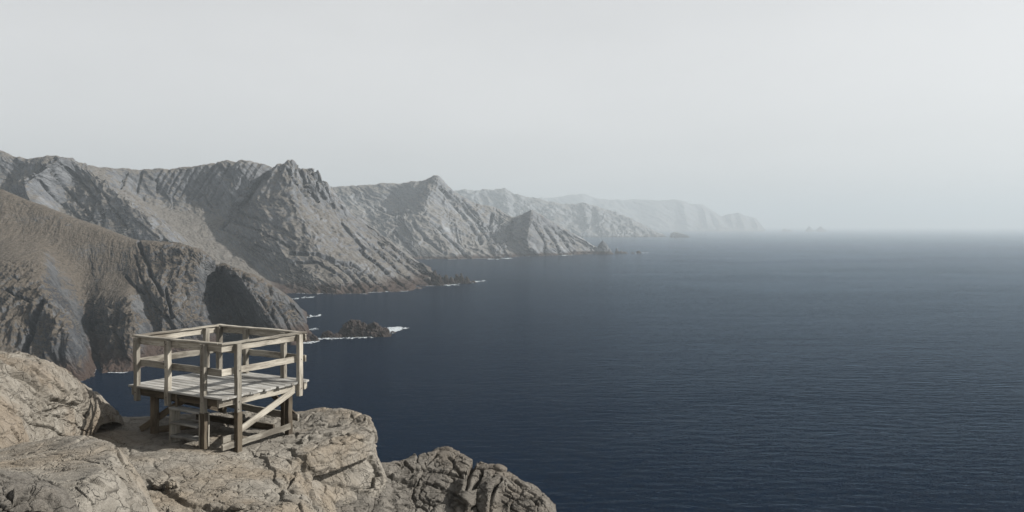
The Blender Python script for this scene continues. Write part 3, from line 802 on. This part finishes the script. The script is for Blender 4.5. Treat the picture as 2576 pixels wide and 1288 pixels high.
    o = grid_mesh('rock_ledge', S, FG_PALE, flip)
    tag(o, 'pale cracked rock ledge carrying the wooden platform above the sea', 'rock ledge', None, 'structure')
    return S
LEDGE = ledge()

CLEFTS_O = clefts([([(0,1011),(42,1037),(75,1063),(124,1073),(167,1102)], 3, 0.14), ([(33,939),(88,968),(131,1004),(170,1014),(190,1017)], 4.5, 0.16),
    ([(78,922),(108,945),(144,968),(165,985)], 3.5, 0.16), ([(-20,925),(40,952),(90,990),(120,1005)], 2.5, 0.1), ([(33,1076),(48,1100),(59,1125)], 3, 0.12), ([(120,1035),(150,1052),(190,1066),(220,1090)], 2, 0.08),
    ([(0,970),(50,1000),(100,1040),(160,1050)], 2, 0.08)])
def outcrop():
    cols = []
    sky = [(-420,780,13.5),(-300,810,14.2),(-180,850,14.6),(-80,885,15.0),(0,903,15.4),(80,920,15.9),(150,950,16.5),(200,985,16.9),(238,1018,17.0),(261,1044,17.15),(262,1066,17.1)]
    base = [(-420,1210,9.0),(-300,1190,9.6),(-180,1170,10.2),(-80,1160,10.9),(0,1150,11.6),(60,1145,12.4),(115,1135,13.6),(160,1125,14.8),(195,1115,15.8),(222,1106,16.5),(240,1098,16.9)]
    bulge = (0.0, 0.28, 0.58, 0.83, 1.0)
    for (a, b) in zip(sky, base):
        A_, B_ = W3(*a), W3(*b)
        col = []
        bk = A_.copy(); bk[1] += 3.0; bk[0] -= 0.6; bk[2] -= 5.0; col.append(bk)
        b2 = A_.copy(); b2[1] += 0.9; b2[2] -= 0.35; col.append(b2)
        for t in bulge:
            p = A_ * (1 - t) + B_ * t
            p[2] += 0.55 * math.sin(math.pi * t) * min(1, np.linalg.norm(A_ - B_) / 3)
            col.append(p)
        e = B_.copy(); e[1] -= 0.5; e[2] -= 2.0; col.append(e)
        cols.append(col)
    S, flip = loft(cols, 420, 420, rock_disp(1.5, 0.15, (0.46, -0.15, 0.85), 0.9, 7.7, lambda p, u, v: 0.07 + 0.93 * smooth(8.8, 7.2, u), bed=1.7) + [CLEFTS_O], 0.5, 0.5, True, {0: 0.1, 1: 0.12, 2: 0.25, 3: 0.6}, {0: 0.05, 1: 0.5, -1: 0.3})
    o = grid_mesh('rock_outcrop', S, FG_WARM, flip)
    tag(o, 'tan layered rock outcrop rising at the left edge behind the pale boulder', 'rock outcrop', None, 'structure')
outcrop()

CLEFTS_P = clefts([([(59,1187),(131,1161),(209,1155),(271,1168)], 1.6, 0.04), ([(290,1125),(310,1165),(325,1205),(345,1240)], 3.5, 0.06), ([(0,1150),(70,1140),(150,1128)], 1.5, 0.03),
    ([(190,1225),(230,1260),(240,1300)], 2, 0.04), ([(-20,1196),(49,1198),(98,1208),(150,1224)], 4, 0.08)])
def boulder():
    sky =   [(-260,1165,10.8),(-120,1145,11.2),(-40,1138,11.4),(20,1130,11.5),(75,1118,11.4),(135,1105,11.3),(200,1099,11.1),(250,1103,10.8),(290,1122,10.5),(322,1158,10.2),(345,1196,10.0),(366,1238,9.8),(398,1290,9.6),(430,1350,9.5)]
    top2 =  [(-260,1180,9.6),(-120,1165,10.0),(-40,1158,10.2),(20,1152,10.3),(75,1145,10.3),(130,1138,10.3),(190,1134,10.2),(240,1136,10.1),(280,1146,9.9),(310,1172,9.75),(332,1208,9.6),(355,1248,9.45),(388,1300,9.3),(420,1355,9.2)]
    edge =  [(-260,1200,8.4),(-120,1195,8.6),(-40,1192,8.7),(10,1197,8.75),(60,1207,8.75),(110,1215,8.7),(155,1222,8.65),(195,1218,8.7),(235,1196,8.95),(272,1180,9.25),(308,1218,9.2),(335,1262,9.1),(370,1315,9.0),(400,1370,8.9)]
    face =  [(-260,1260,8.0),(-120,1255,8.15),(-40,1250,8.25),(10,1255,8.3),(60,1262,8.3),(110,1268,8.3),(155,1275,8.3),(195,1275,8.35),(235,1262,8.5),(272,1255,8.75),(300,1275,8.8),(325,1310,8.8),(360,1360,8.75),(390,1410,8.7)]
    foot =  [(-260,1420,7.4),(-120,1420,7.5),(-40,1420,7.6),(10,1430,7.7),(60,1440,7.75),(110,1450,7.8),(155,1460,7.9),(195,1465,8.0),(235,1470,8.1),(272,1475,8.25),(300,1480,8.35),(325,1490,8.4),(350,1510,8.45),(380,1530,8.45)]
    cols = []
    for a, b, c, d, e in zip(sky, top2, edge, face, foot):
        A_ = W3(*a)
        bk = A_ + np.array((0.15, 1.1, -2.6)); b2 = A_ + np.array((0.05, 0.4, -0.45))
        if a[0] > 260: bk = A_ + np.array((0.6, 0.5, -2.2)); b2 = A_ + np.array((0.15, 0.15, -0.4))
        cols.append([bk, b2, A_, W3(*b), W3(*c), W3(*d), W3(*e)])
    S, flip = loft(cols, 420, 420, rock_disp(1.1, 0.055, (0.30, -0.45, 0.85), 0.55, 13.1) + [CLEFTS_P], 0.4, 0.25, True, {0: 0.1, 1: 0.3, -1: 0.2}, {0: 0.1, 1: 0.6, -1: 0.35})
    o = grid_mesh('boulder', S, FG_PALE, flip)
    tag(o, 'large pale rounded boulder with a flat top in the bottom left corner', 'boulder')
boulder()

def broken_block():
    """the dark broken block that leans against the boulder at the very bottom left"""
    sky = [(-200,1206,7.4),(-100,1204,7.5),(-40,1203,7.6),(0,1204,7.65),(40,1206,7.7),(80,1216,7.7),(120,1228,7.7),(150,1243,7.7),(172,1262,7.7),(190,1292,7.7),(205,1330,7.7)]
    cols = []
    for x, y, d in sky:
        a = W3(x, y, d)
        cols.append([a + np.array((0.0, 0.5, -0.9)), a + np.array((0, 0.2, -0.12)), a, W3(x - 4, y + 28, d - 0.35), W3(x - 10, y + 75, d - 0.55), W3(x - 20, y + 190, d - 0.7)])
    S, flip = loft(cols, 260, 200, rock_disp(0.6, 0.08, (0.6, -0.5, 0.6), 1.1, 17.9), 0.5, 0.4, True, {0: 0.2, 1: 0.4}, {0: 0.1, -1: 0.5})
    o = grid_mesh('boulder', S, FG_DARK, flip)
    tag(o, 'dark broken rock block cut off by the bottom left corner', 'boulder')
broken_block()

CLEFTS_K = clefts([([(1195,1157),(1183,1196),(1171,1226)], 5, 0.3), ([(1212,1186),(1195,1230)], 4, 0.25), ([(1260,1205),(1245,1235),(1228,1290)], 4, 0.25), ([(1279,1225),(1356,1268)], 2.5, 0.08),
    ([(1269,1244),(1341,1285)], 2.5, 0.08), ([(1290,1212),(1370,1262)], 2, 0.06), ([(1262,1262),(1320,1300)], 2.5, 0.08), ([(1010,1190),(1060,1180),(1110,1185),(1160,1200)], 3.5, 0.12), ([(1100,1145),(1080,1165),(1060,1175)], 3, 0.1),
    ([(1130,1150),(1150,1180),(1160,1200)], 3, 0.12), ([(1020,1165),(1040,1185),(1030,1205)], 3.5, 0.12), ([(1000,1230),(1070,1215),(1140,1240),(1190,1280)], 3, 0.12)])
def knoll():
    sky = [(840,1215,17.2),(900,1195,17.7),(940,1178,18.0),(975,1170,18.3),(1005,1163,18.6),(1060,1141,19.0),(1110,1130,19.2),(1150,1137,19.2),(1178,1150,19.1),(1205,1160,19.0),(1235,1168,18.9),(1262,1171,18.8),(1310,1204,18.6),(1350,1234,18.4),(1374,1260,18.2),(1387,1288,18.0),(1393,1340,17.8)]
    cols = []
    for k, (x, y, d) in enumerate(sky):
        a = W3(x, y, d)
        t = k / (len(sky) - 1)
        xo = -6 + 26 * t
        h = 1340 - y
        f = (0, 0, 0.15, -0.1, 0.1, 0, -0.15, 0.1, -0.3, 0.25, -0.25, 0.2, 0.1, 0.1, 0, 0, 0)[k]
        cols.append([a + np.array((0.3, 3.2, -30.0)), a + np.array((0.12, 1.0, -1.8)), a + np.array((0.0, 0.3, -0.12)), a,
                     W3(x + xo * 0.1 - 4, y + h * 0.28, d - 0.8 + f * 0.4), W3(x + xo * 0.2 - 8, y + h * 0.62, d - 1.5 + f * 0.6), W3(x + xo * 0.3 - 12, y + h * 1.0, d - 2.1 + f * 0.5),
                     W3(x + xo * 0.3 - 10, y + h + 300, d - 2.6)])
    S, flip = loft(cols, 420, 320, rock_disp(0.8, 0.13, (0.45, -0.25, 0.85), 0.8, 29.3, bed=0.8, block=1.2) + [CLEFTS_K], 0.5, 0.5, True, {0: 0.4, -1: 0.3}, {0: 0.008, 1: 0.2, -1: 0.04})
    o = grid_mesh('rock_knoll', S, FG_DARK, flip)
    tag(o, 'lower brown knobbly rock at the bottom centre, right of the platform ledge', 'rock knoll', None, 'structure')
knoll()

def loose_stone(px, py, size, seed, label):
    """a broken angular stone lying on the ledge"""
    q = LEDGE.reshape(-1, 3)
    r = q - np.array([0, 0, CAM_Z])
    x = 1288 + F_V * q[:, 0] / q[:, 1]; y = HOR + F_V * (CAM_Z - q[:, 2]) / q[:, 1]
    e = (x - px) ** 2 + (y - py) ** 2 + np.where(q[:, 2] < CAM_Z - 7, 1e6, 0)
    c = q[np.argmin(e)]
    bm = bmesh.new(); bmesh.ops.create_icosphere(bm, subdivisions=4, radius=0.5)
    p = np.array([v.co for v in bm.verts])
    d = 0.22 * facets(p / 0.55 + seed, 1.1, 0.1, 0.06) + 0.05 * fbm(p / 0.2 + seed, 4)
    p = p * (1 + d[:, None]) * np.array(size)
    me = bpy.data.meshes.new('loose_stone')
    for v, a in zip(bm.verts, p): v.co = a
    bm.to_mesh(me); bm.free(); me.materials.append(FG_PALE)
    o = bpy.data.objects.new('loose_stone', me); COL.objects.link(o)
    o.location = (c[0], c[1], c[2] + size[2] * 0.28); o.rotation_euler = (0.1, -0.12, seed)
    tag(o, label, 'stone', 'loose stones on the ledge')
loose_stone(400, 1225, (0.26, 0.20, 0.16), 1.3, 'dark angular stone wedged in the crack nearest the pale boulder')
loose_stone(433, 1226, (0.24, 0.20, 0.15), 2.9, 'angular stone in the crack, right of the one nearest the boulder')
loose_stone(585, 1128, (0.15, 0.12, 0.13), 4.1, 'small pale stone at the foot of the front corner leg')
loose_stone(598, 1279, (0.30, 0.20, 0.09), 5.7, 'flat pale stone lying at the bottom edge of the ledge')

#@@PLATFORM@@
# ------------------------------------------------------------------ viewing platform
def wood_box(bm, p0, p1, w, h, up=(0, 0, 1), seed=0, bev=0.006, warp=0.0065, seg=None):
    """a sawn timber from p0 to p1 (centre line), w across, h along `up`; softened arrises and a slightly uneven run"""
    p0, p1, up = Vector(p0), Vector(p1), Vector(up)
    ax = (p1 - p0); L = ax.length; ax.normalize()
    side = ax.cross(up).normalized(); u2 = side.cross(ax).normalized()
    rng = random.Random(seed)
    gl = bm.verts.layers.float_vector.get('grain') or bm.verts.layers.float_vector.new('grain')
    tl = bm.verts.layers.float.get('tint') or bm.verts.layers.float.new('tint')
    n = seg or max(2, int(L / 0.22))
    b = min(bev, w * 0.3, h * 0.3)
    prof = [(-w/2 + b, -h/2), (w/2 - b, -h/2), (w/2, -h/2 + b), (w/2, h/2 - b), (w/2 - b, h/2), (-w/2 + b, h/2), (-w/2, h/2 - b), (-w/2, -h/2 + b)]
    off = Vector((rng.uniform(0, 50), rng.uniform(0, 50), rng.uniform(0, 50)))
    tint = rng.random()
    rings = []
    for i in range(n + 1):
        t = i / n
        c = p0 + ax * (L * t) + side * rng.uniform(-warp, warp) + u2 * rng.uniform(-warp, warp)
        ring = []
        for a, bb in prof:
            j = 1 + rng.uniform(-0.015, 0.015)
            v = bm.verts.new(c + side * a * j + u2 * bb * j + ax * (rng.uniform(-0.003, 0.003) if i in (0, n) else 0))
            v[gl] = Vector((L * t, a, bb)) + off
            v[tl] = tint
            ring.append(v)
        rings.append(ring)
    for r0, r1 in zip(rings, rings[1:]):
        for k in range(8):
            bm.faces.new((r0[k], r0[(k + 1) % 8], r1[(k + 1) % 8], r1[k]))
    bm.faces.new(rings[0][::-1]); bm.faces.new(rings[-1])
def bolt(bm, p, nrm, r=0.012):
    m = Matrix.Translation(Vector(p)) @ Vector(nrm).to_track_quat('Z', 'Y').to_matrix().to_4x4()
    bmesh.ops.create_cone(bm, cap_ends=True, segments=8, radius1=r, radius2=r * 0.75, depth=0.012, matrix=m)
def part(name, bm, mat, parent):
    bmesh.ops.recalc_face_normals(bm, faces=bm.faces)
    me = bpy.data.meshes.new(name); bm.to_mesh(me); bm.free(); me.materials.append(mat)
    o = bpy.data.objects.new(name, me); COL.objects.link(o); o.parent = parent
    return o

def platform():
    G = CAM_Z - 4.22                     # ground under the platform
    root = bpy.data.objects.new('viewing_platform', None); COL.objects.link(root)
    root.scale = (0.957, 0.957, 1.0); root.location = (-5.967, 17.58, G); root.rotation_euler = (0, 0, R(-30.7))
    tag(root, 'weathered wooden viewing platform with railings and steps on the rock ledge', 'viewing platform')
    D = 4.22 - 3.216                     # floor height
    T = D + 1.0                          # top of the rail caps
    hx, hy = 1.315, 1.10
    k = [0]
    def one(name, p0, p1, w, h, mat, up=(0, 0, 1), parent=root, **kw):
        k[0] += 1
        bm = bmesh.new(); wood_box(bm, p0, p1, w, h, up, seed=k[0] * 7 + 1, **kw)
        return part(name, bm, mat, parent)
    # floor boards run along x
    bm = bmesh.new()
    nb = 13; y0, y1 = -1.21, 1.185
    pw = (y1 - y0) / nb
    rng = random.Random(2)
    for i in range(nb):
        y = y0 + (i + 0.5) * pw
        e0, e1 = rng.uniform(-0.025, 0.02), rng.uniform(-0.03, 0.03)
        wood_box(bm, (-1.45 + e0, y, D - 0.02 + rng.uniform(-.003, .003)), (1.42 + e1, y, D - 0.02 + rng.uniform(-.003, .003)), pw - 0.014, 0.04, (0, 0, 1), seed=100 + i, bev=0.005, warp=0.003)
    part('deck_floor', bm, WOOD_DECK, root)
    # beams under the floor
    one('floor_beam', (1.33, -1.20, D - 0.115), (1.33, 1.18, D - 0.115), 0.05, 0.145, WOOD_RAIL)
    one('floor_beam', (-1.33, -1.18, D - 0.115), (-1.33, 1.18, D - 0.115), 0.05, 0.145, WOOD_RAIL)
    one('floor_beam', (0.1, -1.0, D - 0.115), (0.1, 1.0, D - 0.115), 0.05, 0.145, WOOD_LEG)
    one('floor_beam', (-1.30, -1.10, D - 0.118), (1.30, -1.10, D - 0.118), 0.05, 0.15, WOOD_LEG)
    one('floor_beam', (-1.30, 1.10, D - 0.118), (1.38, 1.10, D - 0.118), 0.05, 0.15, WOOD_RAIL)
    # rail caps: four flat boards
    one('handrail', (-hx - 0.03, -hy - 0.0, T - 0.018), (hx - 0.045, -hy - 0.0, T - 0.018), 0.135, 0.036, WOOD_RAIL)
    one('handrail', (hx + 0.0, -hy - 0.05, T - 0.018), (hx + 0.0, hy + 0.06, T - 0.018), 0.125, 0.036, WOOD_RAIL)
    one('handrail', (-hx, -hy + 0.07, T - 0.018), (-hx, hy - 0.07, T - 0.018), 0.125, 0.036, WOOD_RAIL)
    one('handrail', (-hx - 0.05, hy, T - 0.018), (hx - 0.064, hy, T - 0.018), 0.135, 0.036, WOOD_RAIL)
    zt, zm = T - 0.036 - 0.068, D + 0.455
    for z, nm in ((zt, 'top_rail'), (zm, 'middle_rail')):
        one(nm, (-hx, -hy + 0.0, z), (hx - 0.002, -hy + 0.0, z), 0.038, 0.13, WOOD_RAIL)
        one(nm, (hx + 0.0, -hy - 0.018, z), (hx + 0.0, hy - 0.022, z), 0.038, 0.128, WOOD_RAIL)
        one(nm, (-hx, -hy + 0.022, z), (-hx, hy - 0.022, z), 0.038, 0.13, WOOD_RAIL)
        one(nm, (-hx - 0.02, hy, z), (hx + 0.09, hy, z), 0.038, 0.13, WOOD_RAIL)
    # posts
    pz = T - 0.037
    def post(x, y, zb, w=0.115, d=0.095, bolts=()):
        o = one('railing_post', (x, y, zb), (x, y, pz), w, d, WOOD_RAIL, up=(0, 1, 0))
        for (bx, by, bz, n) in bolts:
            b = bmesh.new(); bolt(b, (bx, by, bz), n); part('bolt', b, IRON, o)
    yo, xo = -hy - 0.069, hx + 0.069
    for x, zb in ((-1.19, 0.30), (-0.20, 0.30), (0.88, 0.33)):
        post(x, yo, D - zb, bolts=((x + 0.01, yo - 0.05, D - 0.13, (0, -1, 0)), (x - 0.01, yo - 0.05, zm, (0, -1, 0)), (x, yo - 0.05, zt, (0, -1, 0))))
    post(xo, -0.76, D - 0.33, 0.095, 0.115, ((xo + 0.05, -0.77, D - 0.13, (1, 0, 0)), (xo + 0.05, -0.75, zm, (1, 0, 0)), (xo + 0.05, -0.78, D - 0.27, (1, 0, 0))))
    post(xo, 0.93, D - 0.30, 0.095, 0.115, ((xo + 0.05, 0.93, zm, (1, 0, 0)), (xo + 0.05, 0.94, D - 0.14, (1, 0, 0))))
    post(-hx + 0.069, 0.66, D - 0.045, 0.095, 0.115)
    post(-hx + 0.075, hy - 0.08, D - 0.045, 0.11, 0.11)
    post(-0.38, hy - 0.069, D - 0.045, 0.115, 0.095)
    post(0.80, hy - 0.069, D - 0.045, 0.115, 0.095)
    # legs
    def leg(x, y, zt_, zb, w=0.125, d=0.105):
        return one('leg', (x, y, zb), (x, y, zt_), w, d, WOOD_LEG, up=(0, 1, 0))
    leg(0.89, yo - 0.004, D - 0.332, -0.25)
    leg(xo + 0.003, -0.755, D - 0.332, -0.28, 0.105, 0.125)
    leg(1.27, 0.72, D - 0.19, -0.35, 0.12, 0.12)
    leg(-0.87, -0.98, D - 0.19, -0.25, 0.14, 0.12)
    leg(-1.0, 0.92, D - 0.19, -0.3, 0.12, 0.12)
    leg(0.9, 0.96, D - 0.19, -0.3, 0.11, 0.11)
    # braces and low ties
    one('cross_brace', (1.352, -0.72, 0.30), (1.352, 0.80, D - 0.17), 0.045, 0.125, WOOD_RAIL, up=(0, 0, 1))
    one('tie_beam', (1.352, -1.12, 0.06), (1.352, 0.68, 0.12), 0.045, 0.115, WOOD_RAIL)
    one('tie_beam', (1.30, -1.07, 0.19), (1.30, -0.70, 0.20), 0.045, 0.12, WOOD_RAIL)
    one('cross_brace', (0.1, 1.04, D - 0.2), (1.2, 1.04, 0.22), 0.04, 0.12, WOOD_LEG)
    one('tie_beam', (-1.0, 1.04, 0.28), (1.25, 1.04, 0.22), 0.05, 0.14, WOOD_RAIL)
    one('tie_beam', (-1.0, 0.2, 0.16), (1.22, 0.35, 0.14), 0.05, 0.13, WOOD_LEG)
    one('cross_brace', (-1.30, -0.8, D - 0.22), (-1.05, 0.85, 0.2), 0.045, 0.13, WOOD_LEG)
    one('cross_brace', (-1.28, -1.0, 0.08), (-0.25, -0.72, D - 0.26), 0.045, 0.13, WOOD_LEG)
    one('tie_beam', (-0.9, -0.92, 0.10), (0.2, -0.6, 0.28), 0.045, 0.13, WOOD_LEG)
    # steps: an open box of three treads between two stringers, below the opening
    st = bpy.data.objects.new('steps', None); COL.objects.link(st); st.parent = root
    st.location = (0, 0, 0)
    bm = bmesh.new(); wood_box(bm, (-0.02, -1.15, -0.2), (-0.02, -1.15, 0.655), 0.045, 0.24, (0, 1, 0), seed=301); part('stringer', bm, WOOD_RAIL, st)
    bm = bmesh.new(); wood_box(bm, (0.80, -1.09, -0.2), (0.80, -1.09, 0.655), 0.04, 0.24, (0, 1, 0), seed=302); part('stringer', bm, WOOD_RAIL, st)
    for i, z in enumerate((0.68, 0.41, 0.155)):
        bm = bmesh.new()
        a = -0.05 if i == 0 else 0.003
        wood_box(bm, (a, -1.155, z), (0.776 if i else 0.818, -1.155, z), 0.23, 0.042, (0, 0, 1), seed=310 + i)
        part('tread', bm, WOOD_DECK, st)
    bm = bmesh.new(); wood_box(bm, (0.06, -1.16, D - 0.10), (0.81, -1.16, D - 0.11), 0.03, 0.03, (0, 0, 1), seed=320); part('crossbar', bm, WOOD_LEG, st)
    bm = bmesh.new(); wood_box(bm, (0.05, -1.16, 0.70), (0.05, -1.16, D - 0.045), 0.05, 0.035, (0, 1, 0), seed=321); part('upright', bm, WOOD_LEG, st)
platform()

#@@LIGHT@@
# ------------------------------------------------------------------ light, sky, haze
SUN_AZ, SUN_EL = 4.0, 33.0       # azimuth from +x towards +y
sd = Vector((math.cos(R(SUN_EL)) * math.cos(R(SUN_AZ)), math.cos(R(SUN_EL)) * math.sin(R(SUN_AZ)), math.sin(R(SUN_EL))))
sun = bpy.data.lights.new('sun', 'SUN'); sun.energy = 5.0; sun.angle = R(0.6); sun.color = (1.0, 0.955, 0.89)
so = bpy.data.objects.new('sun', sun); so.rotation_euler = (-sd).to_track_quat('-Z', 'Y').to_euler(); so.location = (60, 0, 120)
COL.objects.link(so)
w = bpy.data.worlds.new('World'); SC.world = w; w.use_nodes = True
t = w.node_tree; t.nodes.clear()
out = t.nodes.new('ShaderNodeOutputWorld'); bg = t.nodes.new('ShaderNodeBackground')
sky = t.nodes.new('ShaderNodeTexSky'); sky.sky_type = 'NISHITA'; sky.sun_disc = False
sky.sun_elevation = R(SUN_EL); sky.sun_rotation = R(90 - SUN_AZ)
sky.air_density = 1.0; sky.dust_density = 1.8; sky.ozone_density = 1.0
hs = t.nodes.new('ShaderNodeHueSaturation'); hs.inputs['Saturation'].default_value = 0.10
t.links.new(sky.outputs[0], hs.inputs['Color']); 
# a thin even veil of high cloud over the clear sky
tc = t.nodes.new('ShaderNodeTexCoord'); cm = t.nodes.new('ShaderNodeMapping'); cm.inputs['Scale'].default_value = (1.0, 1.0, 3.5)
cn = t.nodes.new('ShaderNodeTexNoise'); cn.inputs['Scale'].default_value = 1.6; cn.inputs['Detail'].default_value = 5; cn.inputs['Roughness'].default_value = 0.55
t.links.new(tc.outputs['Generated'], cm.inputs['Vector']); t.links.new(cm.outputs[0], cn.inputs['Vector'])
cr = t.nodes.new('ShaderNodeMapRange'); cr.inputs['From Min'].default_value = 0.3; cr.inputs['From Max'].default_value = 0.7; cr.inputs['To Min'].default_value = 0.33; cr.inputs['To Max'].default_value = 0.58
t.links.new(cn.outputs['Fac'], cr.inputs['Value'])
vm = t.nodes.new('ShaderNodeMix'); vm.data_type = 'RGBA'; vm.inputs[7].default_value = (6.75, 6.75, 6.75, 1)
sz = t.nodes.new('ShaderNodeSeparateXYZ'); t.links.new(tc.outputs['Generated'], sz.inputs[0])
ez = t.nodes.new('ShaderNodeMapRange'); ez.inputs['From Min'].default_value = 0.2; ez.inputs['From Max'].default_value = 0.75; ez.inputs['To Min'].default_value = 1.0; ez.inputs['To Max'].default_value = 0.15
t.links.new(sz.outputs[2], ez.inputs['Value'])       # the veil thins overhead, where the path through it is short
vf = t.nodes.new('ShaderNodeMath'); vf.operation = 'MULTIPLY'; t.links.new(cr.outputs[0], vf.inputs[0]); t.links.new(ez.outputs[0], vf.inputs[1])
t.links.new(vf.outputs[0], vm.inputs[0]); t.links.new(hs.outputs[0], vm.inputs[6]); t.links.new(vm.outputs[2], bg.inputs['Color'])
bg.inputs['Strength'].default_value = 0.088
t.links.new(bg.outputs[0], out.inputs['Surface'])

HAZE = 0.000235
bm = bmesh.new(); bmesh.ops.create_cube(bm, size=1.0, matrix=Matrix.Translation((0, 15200, 167)) @ Matrix.Diagonal((60400, 31200, 350, 1)))
me = bpy.data.meshes.new('haze'); bm.to_mesh(me); bm.free()
hm = bpy.data.materials.new('sea_haze'); hm.use_nodes = True
ht = hm.node_tree; ht.nodes.clear()
ho = ht.nodes.new('ShaderNodeOutputMaterial'); pv = ht.nodes.new('ShaderNodeVolumePrincipled')
pv.inputs['Color'].default_value = (0.59, 0.655, 0.70, 1); pv.inputs['Density'].default_value = HAZE; pv.inputs['Anisotropy'].default_value = 0.15
ht.links.new(pv.outputs[0], ho.inputs['Volume'])
me.materials.append(hm)
hz = bpy.data.objects.new('haze', me); COL.objects.link(hz)
tag(hz, 'pale sea haze that swallows the far headlands and the horizon', 'haze', None, 'stuff')

vs = SC.view_settings
SC.display_settings.display_device = 'sRGB'
vs.view_transform = 'Standard'; vs.look = 'None'; vs.gamma = 1.0; vs.exposure = 0.61
cy = SC.cycles
cy.max_bounces = 8; cy.volume_bounces = 3; cy.diffuse_bounces = 3; cy.glossy_bounces = 3
cy.use_denoising = True; cy.denoising_input_passes = 'RGB_ALBEDO_NORMAL'; cy.denoising_prefilter = 'ACCURATE'
